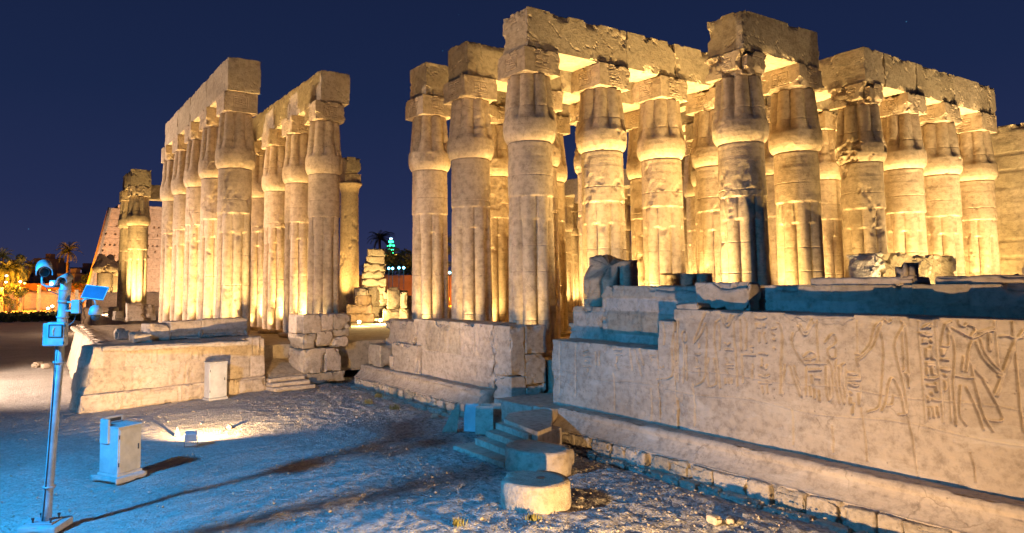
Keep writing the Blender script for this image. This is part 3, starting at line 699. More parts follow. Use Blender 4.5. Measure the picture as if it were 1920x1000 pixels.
def plinth_row(y0, y1, xf, top, seed):
    r = np.random.default_rng(seed); mb = MB(); y = y0; q = 0
    while y < y1:
        l = min(r.uniform(.45, 1.05), y1-y+.02); q += 1
        h = .52+r.uniform(-.05, .03); V, Fq = stone(l-.015, .55, h, .042, .05, .045, seed*31+q, chip=.26, freq=3.2)
        V = V@np.array([(0, 1, 0), (-1, 0, 0), (0, 0, 1.)]); V[:, 0] *= -1
        mb.add(V+np.array([xf+.26+r.uniform(-.04, .05), y+l/2, top-h]), Fq[:, ::-1], None, r.uniform(-.18, .15)); y += l
    y = y0
    while y < y1:
        l = min(r.uniform(.5, 1.4), y1-y+.02); q += 1
        V, Fq = stone(.4, l-.03, .25, .06, .06, .04, seed*37+q, chip=.2); mb.add(V+np.array([xf-.10+r.uniform(-.05, .05), y+l/2, -.42+r.uniform(-.03, .05)]), Fq); y += l
    return mb
o = plinth_row(2.0, 18.6, 15.80, .205, 22).build('rough_plinth', ROUGHSTONE, nw, smooth=True); o.location = (-17, -12, 0)
mb = MB(); v, f = stone(1.7, .98, .8, .06, .06, .03, 31, chip=.2); mb.add(v+np.array([16.9, 19.44, 0]), f); o = mb.build('end_block', WALLSTONE, nw, smooth=True); o.location = (-17, -12, 0)

# inner wall behind it, in the shade of the near wall
iw = empty('inner_wall', (18.6, 11, 0)); tag(iw, 'dark blue shaded block wall rising behind the carved wall', 'wall')
mb = MB()
vb = [.3, 1.4, 2.45, 3.3, 4.1, 4.55, 5.3]
def tfn(W): return joints(W[:, 1], W[:, 2]+.04*np.sin(W[:, 1]), vb, [1.5, 1.9, 1.3], 4, .025, .06, .03)+.03*fbm(W*1.8, 4, 6)
def ttn(W): return jtint(W[:, 1], W[:, 2]+.04*np.sin(W[:, 1]), vb, [1.5, 1.9, 1.3], 4, .2)
wall_block(mb, 18.30, 18.95, 18.65, 20.45, .3, 4.25, 11, tfn, (.2, .05, .05), chip=.3, amp=.02, tint=ttn)
wall_block(mb, 18.27, 18.95, 1.5, 18.64, .3, 5.01, 12, tfn, (.2, .05, .05), chip=.22, amp=.02, tint=ttn)
o = mb.build('wall_body', WALLSTONE, iw, smooth=True); o.location = (-18.6, -11, 0)
def block(name, lx, ly, lz, loc, rz, label, cat='stone block', group=None, mat=None, seed=0, chip=.3, amp=.03, r=.06, res=.08, smooth=True, disp=None):
    V, Fq = stone(lx, ly, lz, res, r, amp, seed, chip=chip, disp=disp)
    o = MB().add(V, Fq, None, ((seed*29) % 13-6)*.022).build(name, mat or WALLSTONE, None, smooth=smooth, loc=loc, rotz=rz); return tag(o, label, cat, group)
block('fallen_block', .62, 1.75, .80, (17.9, 13.2, 4.30), .03, 'large slant ended block lying on the wall top, its upper edge catching light', seed=41, chip=.55)
G = 'loose blocks along the wall top'
block('loose_block', .7, 2.6, .22, (18.68, 9.7, 4.98), 0, 'long thin slab on the shaded wall in front of the rubble remnant', group=G, seed=42)
block('loose_block', .6, 2.0, .22, (18.68, 7.05, 4.98), 0, 'thin slab on the shaded wall beneath the last column', group=G, seed=43)
block('loose_block', .8, 1.5, .55, (18.45, 5.6, 5.02), .1, 'tall broken block at the end of the shaded wall under the plain wall', group=G, seed=44, chip=.6)
block('loose_block', .4, .45, .25, (18.5, 8.7, 5.03), .5, 'small rounded lump of stone on the shaded wall', group=G, seed=45, chip=.5)
block('loose_block', .55, 1.3, .45, (18.0, 5.5, 4.28), .2, 'dark broken block leaning behind the carved wall near the picture edge', group=G, seed=46, chip=.6)
block('loose_block', .25, .35, .22, (18.02, 15.6, 3.07), .4, 'small stone lying on the low blue shaded wall step', group=G, seed=47, chip=.3)

# middle wall
mw = empty('middle_wall', (17, 28, 0)); tag(mw, 'squared middle wall with weathered face, bench ledge and lit end beside the stair', 'wall')
def w2fn(W):
    g2 = joints(W[:, 1], W[:, 2], [0, 1.05, 2.0, 3.6], [3.4, 2.7, 4.1], 8, .016, .03, .008)
    up = sstep(1.7, 2.2, W[:, 2]); st = fbm(np.stack([W[:, 1]*6, W[:, 1]*0, W[:, 2]*.7], -1), 4, 5)
    return g2+.022*up*st+.02*fbm(W*1.6, 4, 15)
def w2t(W): return jtint(W[:, 1], W[:, 2], [0, 1.05, 2.0, 3.6], [3.4, 2.7, 4.1], 8, .1)
mb = MB(); wall_block(mb, 17, 18.75, 23.55, 30.2, .2, 3.44, 13, w2fn, (.2, .04, .04), omit='', chip=.2, amp=.012, tint=w2t)
wall_block(mb, 17.04, 18.72, 30.205, 32.4, .2, 3.30, 14, w2fn, (.2, .05, .05), omit='', chip=.3, amp=.03)
wall_block(mb, 16.72, 17.2, 29.4, 32.0, .7, 2.2, 15, w2fn, (.2, .05, .05), omit='', chip=.2, amp=.025)
wall_block(mb, 17.5, 18.75, 32.41, 34.2, .2, 3.30, 16, w2fn, (.2, .06, .06), omit='', chip=.4, amp=.04)
o = mb.build('wall_body', WALLSTONE, mw, smooth=True); o.location = (-17, -28, 0)
mb = MB(); 
for (xa, xb, za, zb, s_) in ((16.995, 17.75, -.1, 1.45, 1), (16.99, 17.72, 1.455, 3.43, 2), (17.76, 18.8, -.1, 1.1, 3), (17.73, 18.78, 1.105, 2.3, 4), (17.75, 18.83, 2.305, 3.44, 5)):
    V, Fq = stone(xb-xa, 1.15, zb-za, .07, .05, .02, 60+s_, chip=.16); mb.add(V+np.array([(xa+xb)/2, 22.98, za]), Fq)
o = mb.build('end_pier', WALLSTONE, mw, smooth=True); o.location = (-17, -28, 0)
mb = MB(); profile_strip(mb, LEDGE, 23.6, 35.0, 24, .06, .05, .03); o = mb.build('ledge', WALLSTONE, mw, smooth=True); o.location = (-17, -28, 0)
mb = plinth_row(24.6, 34.4, 15.80, .205, 25); o = mb.build('rough_plinth', ROUGHSTONE, mw, smooth=True); o.location = (-17, -28, 0)
block('pillar_stub', .3, .3, .72, (16.75, 31.9, .82), .1, 'short little pillar standing on the bench ledge', seed=51, chip=.06, res=.05)
block('wall_block', .9, 1.3, 1.15, (17.1, 33.9, .82), .05, 'grey squared block on the bench in the corner', seed=52, chip=.15)

# podium on the far side of the doorway
A = np.array([2.5, 31.6]); ANG = math.atan2(2.4, 8.37); Lw = 8.72
pd = empty('podium_wall', (A[0], A[1], 0), ANG); tag(pd, 'low block podium with patched front face and plastered side, under the outer colonnade', 'wall')
def wdisp(fn, axis, sgn):
    def d(P, Nn):
        o = np.zeros(len(P)); m = Nn[:, axis]*sgn > .7
        if m.any(): o[m] = fn(P[m])
        return o
    return d
def p1(P):
    o = joints(P[:, 0]+4, P[:, 2], [0, .72, 1.72, 2.6], [1.05, 2.3, 2.0], 17, .024, .06, .016)
    for (x, z, a, b) in ((-.25, 1.12, .13, .13), (-1.75, .95, .14, .15), (.35, 1.15, .07, .14), (.4, 1.95, .1, .1), (.95, 1.98, .1, .09), (-1.2, 1.95, .08, .12), (1.3, 1.55, .09, .12)):
        o = o-.05*sstep(1.25, .9, np.maximum(np.abs(P[:, 0]-x)/a, np.abs(P[:, 2]-z)/b))
    return o+.02*fbm(P*1.5, 4, 9)
V, Fq = stone(Lw-.35, 1.5, 2.6, (.05, .25, .05), .05, .015, 61, disp=wdisp(p1, 1, -1), chip=.12); V = V+np.array([(Lw+.35)/2, .9, 0])
V[:, 0] = V[:, 0]*1-(.33*(1-V[:, 2]/2.6)-.2*(V[:, 2]/2.6))*np.clip(1-V[:, 0]/Lw, 0, 1)
V[:, 1] += .12*(V[:, 2]/2.6); 
MB().add(V, Fq, None, jtint(V[:, 0]-(Lw+.35)/2+4, V[:, 2], [0, .72, 1.72, 2.6], [1.05, 2.3, 2.0], 17, .13)).build('front_face', WALLSTONE, pd, smooth=True)
V, Fq = stone(Lw-.1, .5, .72, (.06, .2, .06), .06, .025, 62, disp=wdisp(lambda P: joints(P[:, 0], P[:, 2], [-.1, 0, .9], [.9, 1.1], 5, .025, .05, .025), 1, -1), chip=.15); V = V+np.array([Lw/2-.05, .2, -.02])
MB().add(V, Fq).build('plinth', WALLSTONE, pd, smooth=True)
# west side: runs away from the corner
side_ang = math.atan2(18.7, .62)-ANG
mb = MB(); V, Fq = stone(20, 1.2, 2.6, (.12, .3, .08), .06, .02, 63, disp=wdisp(lambda P: .03*fbm(P*.8, 4, 3)-.03*np.exp(-((P[:, 2]-1.0+.05*np.sin(P[:, 0]))/.05)**2), 1, 1), chip=.12)
V = V+np.array([10.75, -.62, 0]); V[:, 1] -= .5*(V[:, 2]/2.6)*(V[:, 1] > -.6)
mb.add(V, Fq, tf((0.05, .05, 0), side_ang)); mb.build('plastered_side', MUD if False else WALLSTONE, pd, smooth=True)
V, Fq = stone(6.1, 19, .2, .2, .04, .03, 64, chip=.1); V = V+np.array([0, 0, 2.38])
MB().add(V, Fq, tf((6.43, 8.5, 0), -ANG)).build('top_paving', ROUGHSTONE, pd, smooth=True)
mb = MB()
for (xa, xb, z0, z1, s_) in ((3.35, 4.35, 2.6, 3.40, 1), (4.36, 5.9, 2.6, 3.46, 2), (5.91, 8.45, 2.6, 3.5, 3)):
    V, Fq = stone(xb-xa, .9, z1-z0, .08, .05, .02, 65+s_, chip=.15, disp=wdisp(lambda P: -.16*sstep(.36, .3, P[:, 2]) if s_ > 1 else P[:, 2]*0, 1, -1)); mb.add(V+np.array([(xa+xb)/2, 1.75, z0]), Fq)
mb.build('upper_course', WALLSTONE, pd, smooth=True)
block('corner_block', .85, .7, .38, (4.95, 33.45, 2.6), ANG, 'low rounded block at the podium edge beside the raised course', seed=70, chip=.25)
G = 'rubble stones on the podium'
for q, (x, y, z, s_, lab) in enumerate(((228, 622, 2.6, .62, 'rounded boulder with pink lit top on the podium'), (254, 626, 2.6, .6, 'rounded boulder with lit top beside the corner block'), (268, 628, 2.6, .5, 'dark lump of stone behind the boulder next to the raised course'))):
    p = atz(x, y+14, z); block('boulder', s_, s_*.9, s_*.8, (p[0], p[1], z-.03), q*.7, lab, 'boulder', G, ROUGHSTONE, 80+q, .5, .08, .2, .06)
G = 'blocks standing before the outer colonnade'
for q, (x, y, sx, sy, sz, lab) in enumerate(((252, 601, 1.2, 1.0, 1.35, 'squared standing block at the foot of the lone far column, half lit'), (212, 596, .7, .7, .9, 'small squared block farthest along the podium'), (222, 600, .7, .8, .7, 'short block between the standing block and the farthest one'), (276, 600, 1.0, 1.0, 1.2, 'rough dark block close to the outer colonnade feet'))):
    p = atz(x, y, 2.6); block('standing_block', sx, sy, sz, (p[0], p[1], 2.56), .1*q, lab, 'stone block', G, ROUGHSTONE, 90+q, .25)

# block stack on the other side of the doorway
st = empty('block_stack', (12.85, 34.45, 0), ANG); tag(st, 'stack of rough squared blocks beside the doorway steps', 'wall')
for q, (xa, xb, z0, z1, yo) in enumerate(((.0, 2.95, 0, .55, .1), (.05, 1.55, .56, 1.85, .0), (1.56, 2.6, .56, 1.8, .04), (.1, .95, 1.86, 2.62, .1), (1.0, 2.05, 1.86, 2.70, .08), (2.06, 3.2, 1.81, 2.35, .12), (2.1, 3.3, 2.36, 2.75, .2), (.12, 1.3, 2.63, 3.6, .1), (1.31, 2.1, 2.71, 3.58, .12), (2.12, 3.25, 2.76, 3.60, .1), (3.26, 3.6, 2.76, 3.5, .4))):
    V, Fq = stone(xb-xa-.02, 1.3, z1-z0-.01, .06, .03, .018, 100+q, chip=.14); V = V+np.array([(xa+xb)/2, .65+yo, z0])
    MB().add(V, Fq, None, ((q*37) % 11-5)*.03).build('stone_course', WALLSTONE, st, smooth=True)
# doorway steps and ramp
sp_ = empty('doorway_steps', (10.95, 33.05, 0), ANG*.6); tag(sp_, 'three worn stone steps before the sandy doorway of the colonnade', 'steps')
for q in range(3):
    V, Fq = stone(2.25-.12*q, 1.7-.42*q, .185, .1, .04, .012, 120+q, chip=.12); V = V+np.array([1.15, .85+.21*q, .185*q-.002*q])
    MB().add(V, Fq).build('tread', WALLSTONE, sp_, smooth=True)
rmp = MB().add(*stone(2.2, 3.4, .5, .12, .05, .03, 130, disp=lambda P, Nn: (Nn[:, 2] > .5)*(.42*(P[:, 1]+1.7)))).build('passage_floor', FLOOR, None, smooth=True, loc=(12.0, 36.2, .08), rotz=ANG*.5); tag(rmp, kind='structure')
block('sill_block', 1.3, .5, .35, (12.2, 36.9, 1.55), .2, 'pale block lying across the sandy doorway passage', 'stone block', None, WALLSTONE, 131, .15)
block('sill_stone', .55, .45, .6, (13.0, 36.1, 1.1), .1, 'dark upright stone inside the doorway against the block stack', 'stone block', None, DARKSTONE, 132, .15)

# stair up to the side door, with its platform
sr = empty('stone_stair', (14, 18, 0)); tag(sr, 'broad blue lit stone stair climbing to the door between two walls', 'stairs')
treads = [((850, 836), (945, 868), .10), ((891, 822), (958, 847), .28), ((911, 808), (976, 831), .46), ((929, 793), (991, 815), .64), ((945, 786), (1010, 811), .76)]
def slab(poly, z0, z1, seed, n=26):
    poly = np.array(poly); C0 = poly.mean(0); mb = MB(); ring = []
    for k in range(len(poly)):
        a, b = poly[k], poly[(k+1) % len(poly)]; ring += [a+(b-a)*t for t in np.arange(n)/n]
    ring = np.array(ring); m = len(ring); V = []; 
    def row(sc, z, am): 
        q = C0+(ring-C0)*sc; nz = fbm(np.c_[q*2.5, np.full(m, z)], 4, seed)
        return np.c_[q+(q-C0)*(.012*fbm(np.c_[q*3, np.full(m, z*3)], 3, seed+2))[:, None], z+am*nz]
    rows = [row(1, z0, 0), row(1, (z0+z1)/2, 0), row(1, z1-.04, .004), row(.99, z1, .008), row(.8, z1, .012), row(.5, z1, .012), row(.2, z1, .012)]
    V = np.concatenate(rows); I = np.arange(len(V)).reshape(len(rows), m); J = np.roll(I, -1, 1)
    F4 = np.stack([I[:-1], J[:-1], J[1:], I[1:]], -1).reshape(-1, 4)
    return mb.add(V, [F4, I[-1][None, :]])
for q, (l, r_, z) in enumerate(treads[:4]):
    a = atz(*l, z)[:2]; b = atz(*r_, z)[:2]
    slab([b, b+np.array([1.5, .25]), a+np.array([1.5, .25]), a], -.12, z, 140+q).build('tread', WALLSTONE, sr, smooth=False).location = (-14, -18, 0)
P5 = [atz(*p_, .76)[:2] for p_ in ((1008, 810), (1034, 800), (1036, 764), (955, 774), (945, 786))]
slab(P5, -.12, .76, 146).build('platform', WALLSTONE, sr, smooth=False).location = (-14, -18, 0)
V, Fq = stone(3.4, 2.3, .72, .2, .04, .02, 149); MB().add(V+np.array([17.8-14, 21.2-18, 0]), Fq).build('landing', WALLSTONE, sr, smooth=True)

# column drums in the foreground
c = atz(1006, 941, .02); c2 = np.array([10.75, 13.05])
def drum(name, loc, prof, label, seed, mat=ROUGHSTONE, rfun=None, h=.62, hole=True):
    zs = np.unique(np.round(np.concatenate([np.linspace(0, h, 12), [.04, h-.05, h-.02]]), 3))
    V, Fs = ringmesh(zs, lambda T, Z: (prof(T))*(1-.03*(Z > h-.03)-.02*(Z < .03)), seed, None, .14)
    V = V.copy(); V[:, 2] -= .05; V[:, :2] *= (1+.012*fbm(V*5, 4, seed))[:, None]
    o = MB().add(V, Fs).build(name, mat, None, smooth=True, loc=loc); tag(o, label, 'column drum', 'column drums lying by the stair'); return o
bd = drum('column_drum', (10.62, 13.12, 0), lambda T: .80+.02*np.sin(T*2+1)+.015*np.sin(T*5), 'round column drum lying flat with a small socket hole in its top', 151, h=.60)
hole = MB().add(*lathe([(.09, 0), (.085, .012)], 16)).build('socket_shade_disc', METALD, bd, loc=(0.1, -.05, .575)); hole.scale = (1.3, .7, 1)  # dark disc set on the drum, its colour standing for the hole's shade
def dprof(T):
    r = .98+0*T
    for (ang, dd) in ((-.35, .78), (.35, .62), (-1.1, .93)): r = np.minimum(r, dd/np.maximum(np.cos(T-ang), .05))
    return r
drum('half_drum', (12.78, 15.55, 0), dprof, 'half round drum slab with two flat cut sides at the stair foot', 152, WALLSTONE, h=.62)

# ------------------------------------------------------------------ other stonework
ew = empty('end_wall', (55.6, 20, 2)); tag(ew, 'plain tall block wall closing the hall behind its last column', 'wall')
mb = MB(); vb2 = np.arange(0, 14, 1.12)
def efn(W): return joints(W[:, 1], W[:, 2], vb2, [2.3, 1.9, 2.7], 14, .03, .05, .015)+.03*fbm(W*.9, 4, 3)-.12*np.clip(fbm(W*.7+5, 4, 8)-.42, 0, 1)
def ett(W): return jtint(W[:, 1], W[:, 2], vb2, [2.3, 1.9, 2.7], 14, .14)
wall_block(mb, 55, 56.4, 2, 22.5, 2.0, 15.3, 160, efn, (.4, .11, .11), chip=.3, amp=.02, tint=ett)
wall_block(mb, 55, 56.4, 22.51, 34.5, 2.0, 13.2, 161, efn, (.4, .15, .15), chip=.3, amp=.02, tint=ett)
o = mb.build('wall_body', BEAMSTONE, ew, smooth=True); o.location = (-55.6, -20, -2)
lamp('wall_uplight', 'SPOT', (52.6, 14.5, 2.3), 3000, WARM, (55, 15, 10), 130, 1, .1)
lamp('wall_uplight', 'SPOT', (52.6, 9, 2.3), 2600, WARM, (55, 9, 10), 130, 1, .1)
def rubdisp(P, Nn): return (Nn[:, 1] < -.5)*(.16*fbm(P*1.6, 5, 33)+.09*fbm(P*5, 4, 35)-.30*sstep(.2, .32, fbm(P*.9+4, 3, 12)))-(Nn[:, 2] > .5)*.35*np.clip(fbm(P*.8, 4, 2), 0, 1)
rb = block('rubble_remnant', 6.8, 1.3, 4.35, (34.6, 16.4, 2.0), 0, 'rough torn wall remnant glaring in lamplight before the front columns', 'wall', None, ROUGHSTONE, 170, .12, .05, .05, .085, False, rubdisp)
lamp('rubble_uplight', 'SPOT', (36.2, 11.4, 3.4), 3200, WARM, (34.6, 16, 5.4), 80, .8, .1)
lamp('rubble_uplight', 'SPOT', (32.0, 12.2, 3.0), 1400, WARM, (33.6, 16, 5.6), 80, .8, .1)

# ruins and far column seen through the gap
G = 'ruined piers beyond the court'
def pier(name, loc, courses, label, rz, seed, mat=ROUGHSTONE):
    t = empty(name, loc, rz); tag(t, label, 'ruin', None); z = 0
    for q, (lx, ly, lz, ox) in enumerate(courses):
        V, Fq = stone(lx, ly, lz-.02, .16, .08, .05, seed+q, chip=.4); V = V+np.array([ox, 0, z]); z += lz
        MB().add(V, Fq).build('stone_course', mat, t, smooth=True)
    return t
p = atd(697, 575, 80); pier('ruined_pier', (p[0], p[1], 2.0), [(3.3, 2, 1.2, 0), (3.1, 1.9, 1.0, .1), (2.9, 1.9, .9, .1), (2.8, 1.8, .9, .25), (2.6, 1.7, .8, .2), (2.5, 1.7, .9, .35), (2.1, 1.5, .8, .4), (2.0, 1.4, .9, .5)], 'stepped pier of ruined masonry seen through the gap below the palm', -.45, 500)
lamp('ruin_lamp', 'SPOT', (p[0]-3.2, p[1]-5, 2.5), 7000, WARM, (p[0], p[1], 6.5), 80, .8, .15)  # extra spot added to brighten the ruined pier
p = atd(686, 550, 72); pier('ruin_block', (p[0], p[1], 2.0), [(2.6, 1.8, 1.1, 0), (2.5, 1.6, 1.9, .1)], 'big squared ruin block in the gap, lit yellow on one side', -.3, 520)
p = atd(742, 575, 66); pier('ruin_slab_wall', (p[0], p[1], 1.8), [(2.4, 1.0, 1.2, 0), (1.2, .8, 2.0, -.2)], 'low upright slab among dark ruins in the gap', -.5, 530)
p = atd(668, 575, 62); pier('ruin_steps', (p[0], p[1], 1.8), [(3.2, 1.6, .9, 0), (2.2, 1.4, .8, .3), (1.4, 1.2, .8, .6)], 'stepped ruin blocks tinted orange at the inner colonnade foot', -.5, 540, MUD)
p = atd(722, 560, 78); pier('ruin_rubble', (p[0], p[1], 2.0), [(2.2, 1.4, .9, 0), (1.7, 1.2, .8, .2), (.9, .8, .9, .3)], 'tumbled warm lit ruin blocks in the middle of the gap', -.6, 570)
p = atd(655, 545, 70); pier('ruin_pedestal', (p[0]+1.6, p[1], 2.0), [(1.6, 1.2, 1.4, 0), (1.2, 1.0, 1.5, -.1)], 'squat ruin pedestal tucked beside the giant column foot', -.4, 580)
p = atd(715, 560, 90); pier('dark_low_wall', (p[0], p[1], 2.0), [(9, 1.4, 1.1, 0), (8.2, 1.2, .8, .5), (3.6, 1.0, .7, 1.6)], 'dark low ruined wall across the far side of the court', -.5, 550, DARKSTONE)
p = atd(757, 570, 60); pier('ruin_post', (p[0], p[1], 2.0), [(.7, .7, 1.2, 0), (.6, .6, 1.4, .02)], 'narrow upright ruin stone at the edge of the gap', -.5, 560)
for (x, y, d, pw) in ((712, 586, 58, 500), (745, 589, 57, 450), (690, 575, 66, 900), (672, 588, 55, 300)):
    q = atd(x, y, d); lamp('ruin_lamp', 'POINT', (q[0]-.3, q[1]-.8, 2.6), pw*2.6, WARM, radius=.1)
    l = empty('spot_lamp', (q[0], q[1], 2.0)); tag(l, {712: 'small glowing ground lamp before the dark ruins', 745: 'small glowing ground lamp by the upright slab', 690: 'small ground lamp by the squared ruin block', 672: 'small ground lamp by the stepped orange blocks'}[x], 'lamp', 'ground lamps among the ruins')
    MB().add(*bbox(.3, .25, .25, (0, 0, .3))).build('housing', METALD, l); MB().add(*bbox(.26, .03, .2, (0, -.15, .3), .005)).build('glass', LAMPW, l); MB().add(*tube([(0, 0, 0), (0, 0, .2)], .04)).build('stand', METALD, l)
gc = empty('giant_column', (36.7, 81.9, 2.0)); tag(gc, 'stout open flower column with flared top behind the inner colonnade', 'column')
MB().add(*ringmesh(np.linspace(0, 15.2, 90), lambda T, Z: 1.28-.14*(Z/15)-.03*np.exp(-(np.mod(Z, 1.9)/.05)**2)-.03*np.exp(-((Z-12.4)/.1)**2), 601, None, .15)).build('shaft', COLSTONE, gc, smooth=True)
MB().add(*lathe([(1.12, 14.6), (1.14, 15.0), (1.25, 15.6), (1.55, 16.0), (1.62, 16.12), (1.60, 16.3), (1.1, 16.32)], 48)).build('capital', COLSTONE, gc, smooth=True)
v, f = stone(2.2, 2.2, 1.1, .2, .05, .03, 602, chip=.3); MB().add(v+np.array([0, 0, 16.3]), f).build('abacus', COLSTONE, gc)
v, f = stone(2.0, 2.6, 2.1, .2, .05, .04, 603, chip=.5); MB().add(v+np.array([0, 0, 17.4]), f).build('architrave', BEAMSTONE, gc)
lamp('column_uplight', 'SPOT', (34.2, 79.6, 2.2), 9000, (1, .6, .18), (36.4, 81.5, 14), 70, 1, .2)
lamp('column_uplight', 'SPOT', (38.5, 79.6, 2.2), 6000, (1, .6, .18), (36.8, 81.5, 14), 70, 1, .2)

# pylon tower
py = empty('temple_pylon', (0, 0, 0)); tag(py, 'massive sloping pylon tower dotted with rows of small holes', 'tower')
pb = [(aty(160, 545, 196)[0], 194.0), (62, 194.0), (62, 208), (aty(160, 545, 196)[0], 208)]
pl = aty(207, 388, 198); ph = pl[2]-.3; xt = pl[0]
nx_, nz_ = 230, 120
U, Vv = np.meshgrid(np.linspace(0, 1, nx_), np.linspace(0, 1, nz_), indexing='ij')
XL = pb[0][0]+(xt-pb[0][0])*Vv; XR = 62-(xt-pb[0][0])*Vv; XX = XL+(XR-XL)*U; YY = 193+5.0*Vv; ZZ = ph*Vv
Pf = np.stack([XX, YY, ZZ], -1)
dep = joints(XX, ZZ, np.arange(0, 40, 1.0), [2.2, 1.7, 2.5], 31, .05, .09, .02)+.05*fbm(Pf*.5, 4, 3)
for zz in (13.2, 14.6, 16.2, 19.0, 21.2):
    hx = np.abs(np.mod(XX+zz*.37, 1.15)-.57); keep = _h(np.floor((XX+zz*.37)/1.15).astype(np.int64), np.int64(zz*10)+0*XX.astype(np.int64), 0*XX.astype(np.int64), 3) > .45
    dep = dep-.9*keep*(hx < .2)*(np.abs(ZZ-zz) < .26)
Pf[..., 1] -= dep
idx = np.arange(nx_*nz_).reshape(nx_, nz_); q = np.stack([idx[:-1, :-1], idx[1:, :-1], idx[1:, 1:], idx[:-1, 1:]], -1).reshape(-1, 4)
mb = MB().add(Pf.reshape(-1, 3), q)
b0, t0 = pb[0][0], xt
mb.add([(b0, 193, 0), (t0, 198, ph), (t0, 206, ph), (b0, 209, 0)], np.array([(0, 1, 2, 3)]))
mb.add([(t0, 198, ph), (62-(t0-b0), 198, ph), (62-(t0-b0), 206, ph), (t0, 206, ph)], np.array([(0, 1, 2, 3)]))
mb.add([(62, 193, 0), (62-(t0-b0), 198, ph), (62-(t0-b0), 206, ph), (62, 209, 0)], np.array([(3, 2, 1, 0)]))
mb.build('tower_body', PYLONSTONE, py)
mb = MB(); v, f = stone(34, 8.2, 1.0, .8, .1, .06, 611, chip=.3); mb.add(v+np.array([(t0+62-(t0-b0))/2+1.0, 202, ph+.01]), f); mb.build('cornice', PYLONSTONE, py)
mb = MB(); mb.add(*tube([(b0-.35, 192.7, 0), (t0-.2, 197.9, ph)], .38, 10)); mb.build('corner_moulding', PYLONSTONE, py, smooth=True)
# broken columns before the pylon
for q, (x, yt, d, r_, lab) in enumerate(((196, 482, 112, 1.25, 'broken stump of a thick ruined column before the pylon'), (216, 492, 115, 1.0, 'thin ruined column stump beside the thick one before the pylon'))):
    p = atd(x, 545, d); top = atd(x, yt, d)[2]
    t = empty('ruined_column', (p[0], p[1], 1.0)); tag(t, lab, 'column stump', 'ruined columns before the pylon'); hh = top-1.0
    MB().add(*ringmesh(np.linspace(0, hh*.72, 40), lambda T, Z: r_*(1-.06*Z/hh)*(.9+.1*lobes(T)), 620+q, None, .4)).build('shaft', COLSTONE, t, smooth=True)
    MB().add(*ringmesh(np.linspace(0, hh*.28, 20), lambda T, Z: r_*np.interp(Z/hh, [0, .05, .1, .2, .28], [1.15, 1.5, 1.55, 1.15, 1.0]), 630+q, lambda T: .5*np.sin(T*2), .7)).build('capital', COLSTONE, t, smooth=True).location = (0, 0, hh*.72)
    lamp('column_uplight', 'SPOT', (p[0]-.5, p[1]-4, .6), 6000, WARM, (p[0], p[1], 6), 90, 1, .2)
p = atd(185, 590, 104)
block('mud_wall', 12, 1.6, 2.6, (13.5, 98, 0), .0, 'pale rounded mud wall at the foot of the pylon ruins', 'wall', None, WALLSTONE, 640, .8, .15, .5, .3)
block('mud_bank', 16, 3, 4.4, (17.5, 116, 0), .1, 'long plastered bank behind the pale mud wall', 'wall', None, WALLSTONE, 641, 1.2, .2, .8, .4)
lamp('bank_lamp', 'POINT', (9, 88, 3), 2400, (1, .62, .38), radius=.3)
lamp('bank_lamp', 'POINT', (16, 106, 6), 1500, (1, .62, .38), radius=.3)

# ------------------------------------------------------------------ camera post
post = empty('camera_post', (.78, 17.07, 0), -YAW); tag(post, 'tall steel surveillance post with cameras, lamp box and solar panel, blue lit', 'lamp post')
post.scale = (.92, .92, .955)
def pp(name, mbx, mat, parent=post, smooth=False): return mbx.build(name, mat, parent, smooth)
pp('footing', MB().add(*stone(.85, .8, .15, .1, .03, .01, 700, chip=.08)), CONCRETE, smooth=True)
lean = radians(2.6)
def PL(x, y, z): return np.array([x+z*math.tan(lean), y, z])      # the post leans slightly
pole = pp('pole', MB().add(*tube([PL(0, 0, .17), PL(0, 0, .5), PL(0, 0, 2.2), PL(0, 0, 4.0)], [.110, .100, .098, .095], 24)).add(*tube([PL(0, 0, 4.0), PL(0, 0, 4.9)], .115, 24)).add(*tube([PL(0, 0, 4.9), PL(0, 0, 5.42)], .125, 24)), METAL, smooth=True)
pp('base_plate', MB().add(*bbox(.5, .46, .03, (0, 0, .17), .008)), METAL)
for sx in (-1, 1):
    for sy in (-1, 1): pp('bolt', MB().add(*lathe([(.022, .2), (.022, .27), (.035, .27), (.035, .30)], 8)), METALD).location = (sx*.2, sy*.18, -.02)
for zc, in ((.9,), (3.6,), (4.6,), (4.95,), (5.2,)): pp('band_clamp', MB().add(*tube([PL(0, 0, zc-.02), PL(0, 0, zc+.02)], .134, 24)), METAL, smooth=True)
lb = pp('lamp_box', MB().add(*bbox(.40, .2, .52, PL(.06, -.28, 4.24), .03)), METAL)
pp('glass', MB().add(*bbox(.27, .02, .25, PL(.06, -.385, 4.31), .006)), GLASS, lb)
pp('reflector', MB().add(*tube([PL(.02, -.392, 4.22), PL(.0, -.398, 4.31), PL(.03, -.392, 4.40)], .025, 8)), CABWHITE, lb)
pp('frame', MB().add(*bbox(.31, .03, .02, PL(.06, -.39, 4.44), .004)).add(*bbox(.31, .03, .02, PL(.06, -.39, 4.18), .004)).add(*bbox(.02, .03, .26, PL(-.085, -.39, 4.31), .004)).add(*bbox(.02, .03, .26, PL(.205, -.39, 4.31), .004)), METALD, lb)
pp('control_box', MB().add(*bbox(.2, .24, .5, PL(-.22, -.1, 4.22), .02)), METAL)
jb = pp('junction_box', MB().add(*bbox(.19, .16, .30, PL(.33, -.05, 4.83), .015)), METAL)
for zz in (4.93, 4.74): pp('bracket', MB().add(*bbox(.2, .05, .035, PL(.18, -.05, zz), .005)), METAL, jb)
